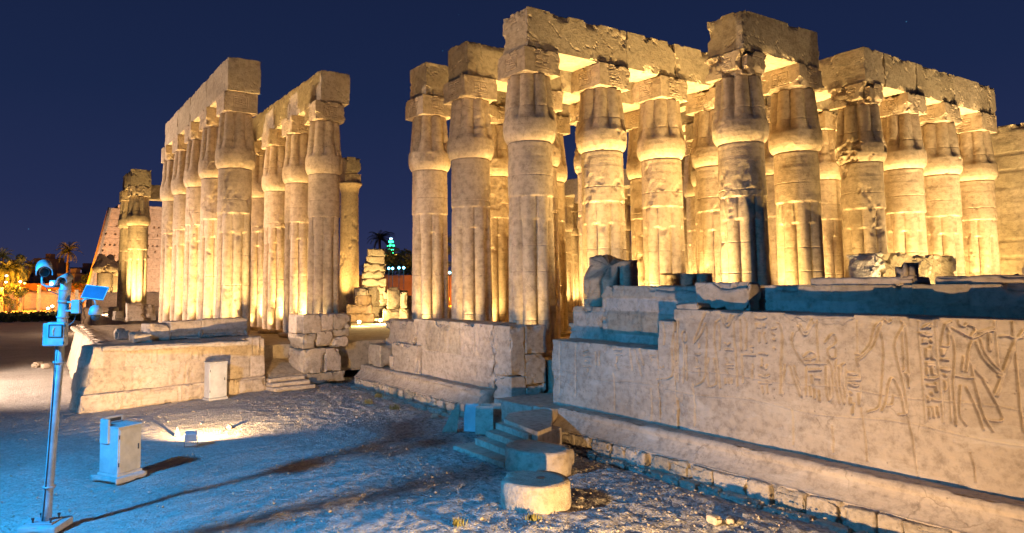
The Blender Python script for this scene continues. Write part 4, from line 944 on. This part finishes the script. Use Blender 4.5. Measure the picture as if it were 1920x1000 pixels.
arm = pp('dome_arm', MB().add(*tube([PL(.4, -.05, 4.90), PL(.52, -.05, 5.0), PL(.64, -.05, 5.02), PL(.74, -.05, 4.97), PL(.78, -.05, 4.86)], .028, 10)), METAL, smooth=True)
dm = pp('dome_camera', MB().add(*lathe([(.05, .22), (.11, .19), (.145, .1), (.15, .03), (.135, 0)], 24)), METAL, smooth=True); dm.location = PL(.78, -.05, 4.64)
pp('dome_lens', MB().add(*lathe([(.105, 0), (.1, -.05), (.07, -.1), (.02, -.125)], 24)), METALD, dm, True)
sol = pp('solar_panel', MB().add(*bbox(.56, .30, .03, (0, 0, 0), .005)), PANEL); sol.location = PL(.73, -.05, 5.14); sol.rotation_euler = (radians(62), radians(6), radians(-10))
pp('panel_frame', MB().add(*bbox(.58, .02, .036, (0, .155, 0), .004)).add(*bbox(.58, .02, .036, (0, -.155, 0), .004)).add(*bbox(.02, .31, .036, (.285, 0, 0), .004)).add(*bbox(.02, .31, .036, (-.285, 0, 0), .004)), METAL, sol)
pp('panel_stem', MB().add(*tube([PL(.68, -.05, 5.0), PL(.70, -.02, 5.1)], .02, 8)), METAL)
def bullet(loc, yaw, pitch, s=1.0):
    b = pp('bullet_camera', MB().add(*tube([(0, 0, 0), (0, .30*s, 0)], .075*s, 16)), METAL, smooth=True); b.location = loc; b.rotation_euler = (pitch, 0, yaw)
    V = []; Fq = []
    n = 14
    for yq in (-.09, .36):
        for rr in (.105, .118):
            for q in range(n+1):
                a = radians(-15)+radians(210)*q/n; V.append((rr*s*cos(a), yq*s, rr*s*sin(a)))
    m = n+1
    for q in range(n): Fq += [(q, q+1, 2*m+q+1, 2*m+q), (m+q, 3*m+q, 3*m+q+1, m+q+1), (q, m+q, m+q+1, q+1), (2*m+q, 2*m+q+1, 3*m+q+1, 3*m+q)]
    pp('hood', MB().add(np.array(V), np.array(Fq)), METAL, b, True)
    pp('lens', MB().add(*tube([(0, -.012*s, 0), (0, .0, 0)], .062*s, 16)), METALD, b, True)
    return b
bullet(PL(-.46, -.1, 5.60), radians(30), radians(14), 1.5)
bullet(PL(.05, -.22, 5.40), radians(10), radians(12), 1.0)
pp('camera_arm', MB().add(*tube([PL(-.1, 0, 5.29), PL(-.42, -.03, 5.28), PL(-.52, -.05, 5.34), PL(-.52, -.08, 5.5)], .024, 8)), METAL, smooth=True)
ir = pp('infrared_lamp', MB().add(*bbox(.15, .16, .12, PL(-.2, -.12, 5.36), .02)), METAL)
pp('led_face', MB().add(*lathe([(.045, 0), (.04, .012)], 12)), LEDB, ir, True).location = PL(-.22, -.205, 5.34); ir.children[0].rotation_euler = (radians(90), 0, 0)
pp('cable', MB().add(*tube([PL(-.03, -.115, .2), PL(-.02, -.11, 1.5), PL(-.03, -.108, 3.0), PL(-.05, -.13, 3.95)], .010, 6)), METALD)
pp('cable', MB().add(*tube([PL(.33, -.05, 4.68), PL(.30, -.07, 4.5), PL(.2, -.08, 4.42), PL(.12, -.1, 4.4)], .012, 6)), METALD)
pp('cable', MB().add(*tube([PL(-.5, -.06, 5.42), PL(-.4, -.02, 5.2), PL(-.25, -.02, 5.14), PL(-.12, 0, 5.1)], .010, 6)), METALD)
for zc in (4.05, 4.42): pp('hinge', MB().add(*tube([PL(.265, -.38, zc-.03), PL(.265, -.38, zc+.03)], .014, 8)), METALD, lb)
# mast outside the frame whose shadow crosses the foreground
om = empty('mast', (-1.9, 14.62, 0)); tag(om, 'plain concrete mast beside the blue floodlight, out of the frame', 'mast')
MB().add(*tube([(0, 0, 0), (0, 0, 7.0)], [.19, .15], 16)).build('pole', CONCRETE, om, smooth=True); MB().add(*bbox(.7, .7, .3, (0, 0, .12))).build('footing', CONCRETE, om)

# ------------------------------------------------------------------ cabinets and small lamp
cb = empty('electric_cabinet', (2.62, 20.50, 0), radians(33)); tag(cb, 'blue lit electric cabinet on a concrete plinth with a panel on top', 'cabinet')
MB().add(*stone(1.02, .96, .15, .1, .02, .008, 710, chip=.06)).build('plinth', CONCRETE, cb, smooth=True)
MB().add(*bbox(.80, .74, .07, (0, 0, .18), .01)).build('skirt', CABWHITE, cb)
bdy = MB().add(*bbox(.74, .68, 1.16, (0, 0, .795), .012)).build('body', CABWHITE, cb)
dr = MB().add(*bbox(.66, .02, 1.08, (0, -.347, .795), .008)).build('door', CABWHITE, bdy)
MB().add(*bbox(.03, .03, .14, (.26, -.365, .82), .005)).build('handle', METALD, bdy)
for zq in (.45, 1.15): MB().add(*tube([(-.345, -.362, zq-.05), (-.345, -.362, zq+.05)], .014, 8)).build('hinge', METALD, bdy)
MB().add(*tube([(-.2, .42, .0), (-.2, .40, .5), (-.2, .36, .6)], .025, 8)).build('conduit', METALD, cb)
MB().add(*bbox(.02, .3, .95, (.38, .05, .8), .005)).build('side_panel', CABWHITE, bdy)
MB().add(*bbox(.78, .72, .03, (0, 0, 1.392), .008)).build('lid', CABWHITE, cb)
fp = MB().add(*bbox(.62, .03, .05, (-.02, .3, 1.57), .005)).add(*bbox(.62, .03, .05, (-.02, .3, 1.43), .005)).add(*bbox(.06, .03, .19, (-.32, .3, 1.5), .005)).add(*bbox(.05, .03, .19, (.27, .3, 1.5), .005)).build('top_panel', CABWHITE, cb)
MB().add(*bbox(.54, .015, .10, (-.02, .305, 1.5), .003)).build('dark_strip', METALD, fp)
MB().add(*bbox(.07, .3, .62, (-.405, .12, 1.28), .01)).build('side_box', CABWHITE, cb)
wc = empty('white_cabinet', (8.05, 32.55, 0), ANG); tag(wc, 'narrow white metal cabinet standing against the podium front', 'cabinet')
MB().add(*bbox(.95, .55, .1, (0, 0, .04), .01)).build('plinth', CONCRETE, wc)
wb = MB().add(*bbox(.88, .45, 1.55, (0, 0, .87), .015)).build('body', CABWHITE, wc)
MB().add(*bbox(.80, .02, 1.44, (0, -.232, .87), .008)).build('door', CABWHITE, wb); MB().add(*bbox(.03, .03, .12, (.3, -.25, .9), .005)).build('handle', METALD, wb)
for zq in (.4, 1.3): MB().add(*tube([(-.415, -.25, zq-.05), (-.415, -.25, zq+.05)], .016, 8)).build('hinge', METALD, wb)
MB().add(*bbox(.92, .5, .035, (0, 0, 1.664), .01)).build('lid', CABWHITE, wc)
gf = empty('ground_floodlight', (5.02, 23.25, 0), radians(-14)); tag(gf, 'small square floodlight on the sand throwing a pool of warm light', 'lamp')
hs = MB().add(*bbox(.36, .20, .28, (0, 0, .0), .02)).build('housing', METAL, gf); hs.location = (0, 0, .34); hs.rotation_euler = (radians(25), 0, 0)
MB().add(*bbox(.31, .015, .23, (0, .106, 0), .004)).build('glass', LAMPW, hs)
MB().add(*bbox(.02, .04, .3, (-.2, 0, .17), .004)).add(*bbox(.02, .04, .3, (.2, 0, .17), .004)).add(*bbox(.42, .05, .02, (0, 0, .02), .004)).build('bracket', METALD, gf)
mk = empty('marker', (5.0, 25.3, 0)); tag(mk, 'tiny conical marker on the sand behind the floodlight', 'marker')
MB().add(*lathe([(.10, 0), (.03, .2), (.02, .22)], 12)).build('cone', CABWHITE, mk, True); MB().add(*lathe([(.03, .22), (.025, .3)], 8)).build('tip', METALD, mk, True)

# boards and slabs leaning by the stair
G = 'boards and slabs leaning by the stair'
p = atz(868, 813, 0)
def lean_board(x, y, lx, ly, lz, rx, rz, label, mat, seed):
    o = MB().add(*stone(lx, ly, lz, .12, .015, .008, seed, chip=.05)).build('leaning_board', mat, None, smooth=False, loc=(x, y, 0)); o.rotation_euler = (rx, 0, rz); return tag(o, label, 'board', G)
bx, by = p[0]+.15, p[1]
lean_board(bx+.35, by-.55, .62, .06, .95, radians(-14), radians(-40), 'pale square slab leaning at the front of the pile by the stair', WALLSTONE, 721)
lean_board(bx+.25, by+.1, .5, .06, .95, radians(-10), radians(-40), 'blue tinted board standing behind the pale slab', CABWHITE, 722)
lean_board(bx+.75, by-.5, .7, .08, 1.0, radians(-20), radians(-25), 'wide slab at the back of the pile near the stair', WALLSTONE, 723)
for q in range(6):
    o = MB().add(*stone(.07, .05, 1.05-.04*q, .2, .008, .004, 730+q)).build('timber_slat', WOOD, None, loc=(bx-.28-.07*q, by+.25+.06*q, 0)); o.rotation_euler = (radians(-6), radians(8+4*q), radians(-30))
    tag(o, 'thin timber slat in the fan of slats leaning against the boards', 'slat', 'timber slats leaning by the stair')
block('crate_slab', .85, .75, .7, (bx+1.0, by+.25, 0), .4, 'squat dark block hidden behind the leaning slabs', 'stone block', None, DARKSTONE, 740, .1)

# ------------------------------------------------------------------ pebbles, stones, weeds
mb = MB(); r = np.random.default_rng(5)
octv = np.array([(1, 0, 0), (-1, 0, 0), (0, 1, 0), (0, -1, 0), (0, 0, 1), (0, 0, -1)], float); octf = np.array([(0, 2, 4), (2, 1, 4), (1, 3, 4), (3, 0, 4), (2, 0, 5), (1, 2, 5), (3, 1, 5), (0, 3, 5)])
n_p = 0
while n_p < 4200:
    x = r.uniform(-1, 17); y = r.uniform(9, 34)
    dens = .18+.8*(x > 8.5+.1*(y-12))*(y < 20)+.4*(np.hypot(x-13, y-22) < 4)
    if r.random() > dens or (x > 15.2): continue
    if 10.95 < x < 13.2 and y > 33: continue
    s = .010+.034*r.random()**4
    v = octv*np.array([s*r.uniform(.7, 1.4), s*r.uniform(.7, 1.4), s*r.uniform(.5, .9)]); a = r.uniform(0, 6.28)
    v = v@np.array([(cos(a), sin(a), 0), (-sin(a), cos(a), 0), (0, 0, 1)])+r.normal(0, s*.12, (6, 3))
    mb.add(v+np.array([x, y, s*.25+.01]), octf); n_p += 1
tag(mb.build('pebbles', ROUGHSTONE), 'scattered pebbles and grit on the sand', 'pebbles', kind='stuff')
G = 'stones lying on the sand'
for q, (x, y, s_, lab) in enumerate(((430, 802, .16, 'small stone in the lamplit sand beyond the floodlight'), (1035, 930, .2, 'flat dark stone beside the round drum'), (900, 972, .1, 'pale pebble sized stone in the bright sand near the round drum'), (815, 782, .22, 'flat pale stone on the sand before the bench wall'), (1370, 978, .16, 'squared pale stone on the gravel below the carved wall'), (1340, 978, .22, 'flat whitish brick on the gravel below the carved wall'), (152, 757, .3, 'rough stone at the foot of the plastered podium side'), (140, 768, .22, 'rough stone just outside the podium corner'), (70, 688, .5, 'low pale lump far along the sand beyond the post'), (85, 690, .45, 'low lump next to the pale one beyond the post'))):
    p = atz(x, y, 0.02); block('loose_stone', s_*1.3, s_, s_*.7, (p[0], p[1], -.02), q*.9, lab, 'stone', G, ROUGHSTONE, 760+q, .2, .02, s_*.25, s_*.3)
def tuft(x, y, n, s, label, seed, mat=GRASSM):
    r = np.random.default_rng(seed); mb = MB()
    for _ in range(n):
        a = r.uniform(0, 6.28); b = r.uniform(.2, 1); px, py_ = r.normal(0, s*.5, 2); h = s*r.uniform(.5, 1.2); dx, dy = cos(a)*h*b*.6, sin(a)*h*b*.6
        wv = .012
        mb.add([(px-wv, py_, 0), (px+wv, py_, 0), (px+dx*.5+wv*.7, py_+dy*.5, h*.7), (px+dx*.5-wv*.7, py_+dy*.5, h*.7), (px+dx, py_+dy, h)], [np.array([(0, 1, 2, 3)]), np.array([(3, 2, 4)])])
    return tag(mb.build('grass_tuft', mat, None, loc=(x, y, 0)), label, 'grass tuft', 'dry weeds on the sand')
for q, (x, y, lab) in enumerate(((690, 757, 'dry yellow weed tuft in the corner of bench and sand'), (740, 768, 'dry weed tuft on the sand below the bench wall'), (710, 745, 'small weed tuft against the bench plinth'), (858, 985, 'green weed at the bottom edge of the sand'), (1000, 975, 'thin weed at the foot of the round drum'))):
    p = atz(x, y, 0); tuft(p[0], p[1], 60, .2 if q < 3 else .13, lab, 780+q)

# ------------------------------------------------------------------ far background: street, trees, houses
def palm(loc, h, cr, label, seed, mat=None, nf=34, droop=1.0):
    r = np.random.default_rng(seed); t = empty('palm_tree', loc); tag(t, label, 'palm tree', 'palms along the street')
    pts = [(.25*sin(q*.7+seed)*q/8, .2*cos(q*.5)*q/8, h*q/8) for q in range(9)]
    MB().add(*tube(pts, [.42-.018*q*1.2+(.12 if q == 0 else 0) for q in range(9)], 10)).build('trunk', BARK, t, True)
    mb = MB(); top = np.array(pts[-1])
    for k in range(nf):
        a = r.uniform(0, 2*pi); el = r.uniform(-.55, 1.35); L = cr*r.uniform(.8, 1.1)
        P = []; p = top.copy(); 
        for s_ in range(13):
            e2 = el-droop*1.7*(s_/12)**1.5; P.append(p.copy()); p = p+L/12*np.array([cos(a)*cos(e2), sin(a)*cos(e2), sin(e2)])
        P = np.array(P); side = np.array([-sin(a), cos(a), 0])
        for s_ in range(1, 13):
            d = P[s_]-P[s_-1]; d /= np.linalg.norm(d); ll = cr*.26*(1-.5*abs(s_/12-.45))*(1.05-s_/12*.5)
            for sg in (-1, 1):
                for f_ in (0, .5):
                    b = P[s_-1]*(1-f_)+P[s_]*f_; tip = b+(side*sg*.75+d*.62+np.array([0, 0, -.38-.2*r.random()]))*ll
                    mb.add([b-d*.035*cr/3, b+d*.06*cr/3, tip], np.array([(0, 1, 2)]))
    mb.build('crown', mat or FROND, t)
def tree(loc, h, cw, label, seed, mat=None, n=2600, name='street_tree', group='trees along the street', trunk=.35):
    r = np.random.default_rng(seed); t = empty(name, loc); tag(t, label, 'tree', group)
    MB().add(*tube([(0, 0, 0), (.1, 0, h*.25), (.05, .1, h*.5)], [.35, .28, .18], 8)).add(*tube([(.1, 0, h*.25), (cw*.3, .2, h*.6)], [.2, .08], 6)).add(*tube([(.1, 0, h*.28), (-cw*.3, -.2, h*.62)], [.2, .08], 6)).build('trunk', BARK, t, True)
    cl = [(r.normal(0, cw*.26), r.normal(0, cw*.26), h*(trunk+(1-trunk)*r.uniform(.12, .95)), cw*r.uniform(.14, .26)) for _ in range(16)]
    mb = MB(); 
    C_ = np.array(cl); pick = r.integers(0, 16, n); d = r.normal(0, 1, (n, 3)); d /= np.linalg.norm(d, axis=1, keepdims=True)
    c = C_[pick, :3]+d*(C_[pick, 3]*r.uniform(.5, 1.05, n)**.6)[:, None]
    s_ = cw*.03*r.uniform(.6, 1.5, n); u = r.normal(0, 1, (n, 3)); u /= np.linalg.norm(u, axis=1, keepdims=True); v = np.cross(u, d); v /= np.linalg.norm(v, axis=1, keepdims=True)+1e-9
    V = np.stack([c-u*s_[:, None], c+v*s_[:, None]*.6, c+u*s_[:, None], c-v*s_[:, None]*.6], 1).reshape(-1, 3)
    mb.add(V, np.arange(4*n).reshape(n, 4)); mb.build('crown', mat or LEAF, t)
def gp(x, y, D): p = atd(x, y, D); return (p[0], p[1], 0)
def hz(x, y, D): return atd(x, y, D)[2]
palm(gp(125, 560, 195), hz(125, 470, 195), 4.2, 'tall dark palm silhouetted against the sky beside the pylon', 1)
palm(gp(52, 560, 205), hz(52, 497, 205), 3.6, 'dim brownish palm among the far houses', 2)
palm(gp(1, 560, 165), hz(1, 480, 165), 3.4, 'dark palm cut by the picture edge above orange trees', 3)
palm(gp(12, 560, 158), hz(12, 505, 158), 4.2, 'orange lit drooping palm nearest the picture edge', 4, droop=1.35, nf=46)
palm(gp(34, 560, 160), hz(34, 508, 160), 4.0, 'orange lit drooping palm beside the dark low bush', 5, droop=1.35, nf=46)
palm(gp(713, 560, 150), hz(713, 446, 150), 3.6, 'pale green palm seen through the gap above the ruined pier', 6)
tree(gp(27, 560, 190), hz(27, 473, 190), 6, 'dark rounded tree rising behind the orange palms', 11)
tree(gp(160, 560, 200), hz(160, 515, 200), 5, 'dim brown tree at the base of the pylon', 12)
tree(gp(20, 560, 150), hz(20, 533, 150)-.2, 5, 'low dark green bush before the orange palms', 13, trunk=.05)
tree(gp(742, 560, 120), hz(742, 474, 120), 6.5, 'round clipped dark tree below the green lit minaret', 14, trunk=.3, n=4200)
tree(gp(700, 560, 125), hz(700, 470, 125), 4, 'small dark shrub topping the ruined pier', 15)
tree(gp(842, 560, 118), hz(842, 440, 118), 3.2, 'dim orange brown tree between the two end columns of the hall', 16, mat=FROND)
for (x, y, D, pw) in ((8, 535, 154, 22000), (40, 540, 155, 18000), (25, 520, 150, 14000), (90, 548, 182, 14000), (130, 548, 185, 9000), (60, 545, 185, 12000), (840, 560, 112, 6000)):
    p = atd(x, y, D); lamp('street_lamp_light', 'POINT', (p[0], p[1]-2.5, max(p[2], 1.5)), pw, SODIUM, radius=.2)
for (x, y, D, mt, lab) in ((12, 518, 150, LEDB, 'bright white street lamp among the orange palms'), (11, 530, 151, LAMPC, 'cyan street lamp below the white one'), (46, 532, 152, LAMPO, 'orange street lamp at the end of the dark bush'), (38, 529, 153, LAMPC, 'pale cyan lamp beside the orange one'), (98, 575, 128, LAMPW, 'bright ground lamp before the fence pillars'), (90, 579, 127, LAMPW, 'second ground lamp just before the bright one'), (93, 545, 186, LAMPO, 'orange lamp on top of the long street wall')):
    p = atd(x, y, D); t = empty('street_lamp', (p[0], p[1], 0)); tag(t, lab, 'lamp', 'lamps along the street')
    MB().add(*tube([(0, 0, 0), (0, 0, p[2])], .05, 8)).build('pole', METALD, t, True); MB().add(*lathe([(.1, -.12), (.26, 0), (.26, .14), (.08, .26)], 12)).build('lamp_head', mt, t, True).location = (0, 0, p[2])
lamp('street_lamp_light', 'POINT', tuple(atd(95, 576, 126)), 500, (1, .75, .4), radius=.2)
# fence pillars
for q, (x, yt) in enumerate(((3, 540), (38, 541), (73, 535), (108, 544), (143, 543))):
    p = gp(x, 560, 152); h = hz(x, yt, 152)
    t = MB().add(*stone(.72, .72, h, .4, .05, .02, 800+q, chip=.1)).build('stone_pillar', WALLSTONE, None, loc=p); tag(t, ['pillar at the picture edge in the street fence', 'pillar before the orange palms in the street fence', 'pillar in front of the long orange wall, middle of the fence', 'pillar just behind the camera post in the street fence', 'pillar nearest the pylon in the street fence'][q], 'pillar', 'pillars of the street fence')
lamp('fence_lamp', 'POINT', (4.5, 166, 1.2), 1400, (1, .6, .3), radius=.3)
lamp('fence_lamp', 'POINT', (-3.5, 168, 1.2), 1200, (1, .6, .3), radius=.3)
def bank(P, Nn): return .5*fbm(P*.25, 4, 3)*(Nn[:, 2] > .3)
bk = MB().add(*stone(70, 9, 4.2, .9, 2.5, .5, 810, disp=bank)).build('earth_bank', MUD, None, True, loc=(2, 200, -.2)); tag(bk, kind='structure')
block('street_wall', 56, .8, 6.5, (9, 226, 0), -.05, 'long orange brown street wall behind the fence pillars', 'wall', None, BRICKRED, 811, .2, .06, .1, .8)
block('red_wall', 26, .8, 7.0, (53, 104, 0), -.45, 'reddish brown wall under the clipped tree in the gap', 'wall', None, BRICKRED, 812, .2, .06, .1, .6)
def red_lamps():
    for (x, D) in ((705, 96), (745, 94)): p = atd(x, 530, D); lamp('wall_lamp_light', 'POINT', (p[0], p[1], 5.5), 900, (1, .5, .15), radius=.2)
red_lamps()
def scrub():
    r = np.random.default_rng(9); mb = MB(); n = 7000
    x = r.uniform(-12, 22, n); y = r.uniform(122, 160, n); zz = r.uniform(0, .9, n)*(.5+.5*vnoise(np.stack([x*.4, y*.4, x*0], -1), 3)); c = np.stack([x, y, np.abs(zz)], -1)
    s_ = r.uniform(.12, .35, n); u = r.normal(0, 1, (n, 3)); u /= np.linalg.norm(u, axis=1, keepdims=True); v = np.cross(u, r.normal(0, 1, (n, 3))); v /= np.linalg.norm(v, axis=1, keepdims=True)
    V = np.stack([c-u*s_[:, None], c+v*s_[:, None]*.6, c+u*s_[:, None], c-v*s_[:, None]*.6], 1).reshape(-1, 3)
    tag(mb.add(V, np.arange(4*n).reshape(n, 4)).build('low_scrub', LEAF), 'strip of dark low scrub before the fence pillars', 'scrub', kind='stuff')
scrub()
def house(x0, x1, yt, D, label, mat, seed, wins=3, floors=3):
    a = atd(x0, yt, D); b = atd(x1, yt, D); W = math.hypot(b[0]-a[0], b[1]-a[1]); h = a[2]; c = (a+b)/2; rz = math.atan2(b[1]-a[1], b[0]-a[0])
    t = empty('town_house', (c[0], c[1], 0), rz); tag(t, label, 'house', 'houses beyond the street')
    V, Fq = bbox(W, 8, h, (0, 4, h/2), .05); MB().add(V, Fq).build('wall', mat, t)
    MB().add(*bbox(W+.3, 8.3, .35, (0, 4, h+.1), .05)).add(*bbox(W*.35, 3, 1.8, (W*.15, 4, h+1.0), .05)).build('roof', mat, t)
    r = np.random.default_rng(seed)
    for f_ in range(floors):
        for q in range(wins):
            z = h-1.9-f_*3.2
            if z < 1: continue
            fx = -W/2+W*(q+.5)/wins; wm = MB().add(*bbox(1.1, .12, 1.5, (fx, -.03, z), .02)).build('window', HOUSEP, t); MB().add(*bbox(.85, .1, 1.25, (fx, -.08, z), .01)).build('pane', WINDOWD, wm)
house(64, 92, 486, 235, 'brown flat roofed house beyond the drooping palm', HOUSE, 1)
house(92, 108, 493, 240, 'narrow dark house with roof room beside the tall palm', HOUSE, 2, 2)
house(108, 140, 515, 215, 'lower pale house behind the tall palm trunk', HOUSEP, 3)
house(132, 166, 503, 260, 'dark house with a small lit window next to the pylon', HOUSE, 4)
house(0, 22, 497, 245, 'dark house behind the trees at the picture edge', HOUSE, 5)
house(40, 66, 505, 230, 'low dark house between the round tree and the brown one', HOUSE, 6)
p = atd(148, 509, 258); wl = empty('lit_window_sign', (p[0], p[1]-.3, p[2])); tag(wl, 'faint pinkish lit window panel on the dark house next to the pylon', 'window'); MB().add(*bbox(1.6, .1, 1.0, (0, 0, 0), .02)).build('panel', plain('lit_pane', (.6, .5, .6), .5, 0, 0, 1, 0, (.6, .45, .7), .35), wl); MB().add(*bbox(1.8, .06, 1.2, (0, .06, 0), .02)).build('frame', HOUSE, wl)
# minaret with green lamps
p = gp(733, 560, 230); mt = empty('minaret', p); tag(mt, 'slender minaret wrapped in bright green lamps far beyond the gap', 'minaret')
zb, zt = hz(733, 477, 230), hz(733, 446, 230)
MB().add(*lathe([(1.3, 0), (1.2, zb-2), (1.9, zb-.6), (1.9, zb), (.8, zb+.05), (.75, zb+2.4), (1.1, zb+2.7), (1.1, zb+3.0), (.5, zb+3.1), (.45, zt-1.4), (.7, zt-1.2), (.3, zt-.4), (.05, zt+.3)], 16)).build('tower', HOUSEP, mt, True)
for (z, r_, mm) in ((zb-.3, 1.95, LAMPO), (zb+.6, 1.0, LAMPG), (zb+1.4, 1.0, LAMPG), (zb+2.85, 1.2, LAMPG), (zt-1.2, .8, LAMPG), (zt-.2, .45, LEDB)):
    MB().add(*lathe([(r_, -.22), (r_*1.06, 0), (r_, .22)], 16)).build('lamp_ring', mm, mt, True).location = (0, 0, z)
lamp('minaret_light', 'POINT', (p[0]-3, p[1]-3, zb+1.5), 1500, (.05, 1, .4), radius=.4)
for q, (x, y) in enumerate(((729, 504), (736, 504), (748, 503), (757, 503), (843, 512))):
    p = atd(x, y, 108); t = empty('garden_lamp', (p[0], p[1], 0)); tag(t, ['cyan garden lamp under the clipped tree, nearest the ruined pier', 'cyan garden lamp under the clipped tree close beside the first', 'cyan garden lamp in the middle under the clipped tree', 'cyan garden lamp under the clipped tree nearest the hall column', 'cyan garden lamp glimpsed between the two end hall columns'][q], 'lamp', 'cyan lamps beyond the court')
    MB().add(*tube([(0, 0, 0), (0, 0, p[2])], .05, 6)).build('pole', METALD, t, True); MB().add(*lathe([(.08, -.15), (.2, 0), (.2, .12), (.06, .24)], 10)).build('lamp_head', LAMPC, t, True).location = (0, 0, p[2])
p = atd(742, 503, 106); lamp('garden_light', 'POINT', (p[0], p[1], p[2]), 400, (.1, .6, 1), radius=.2)
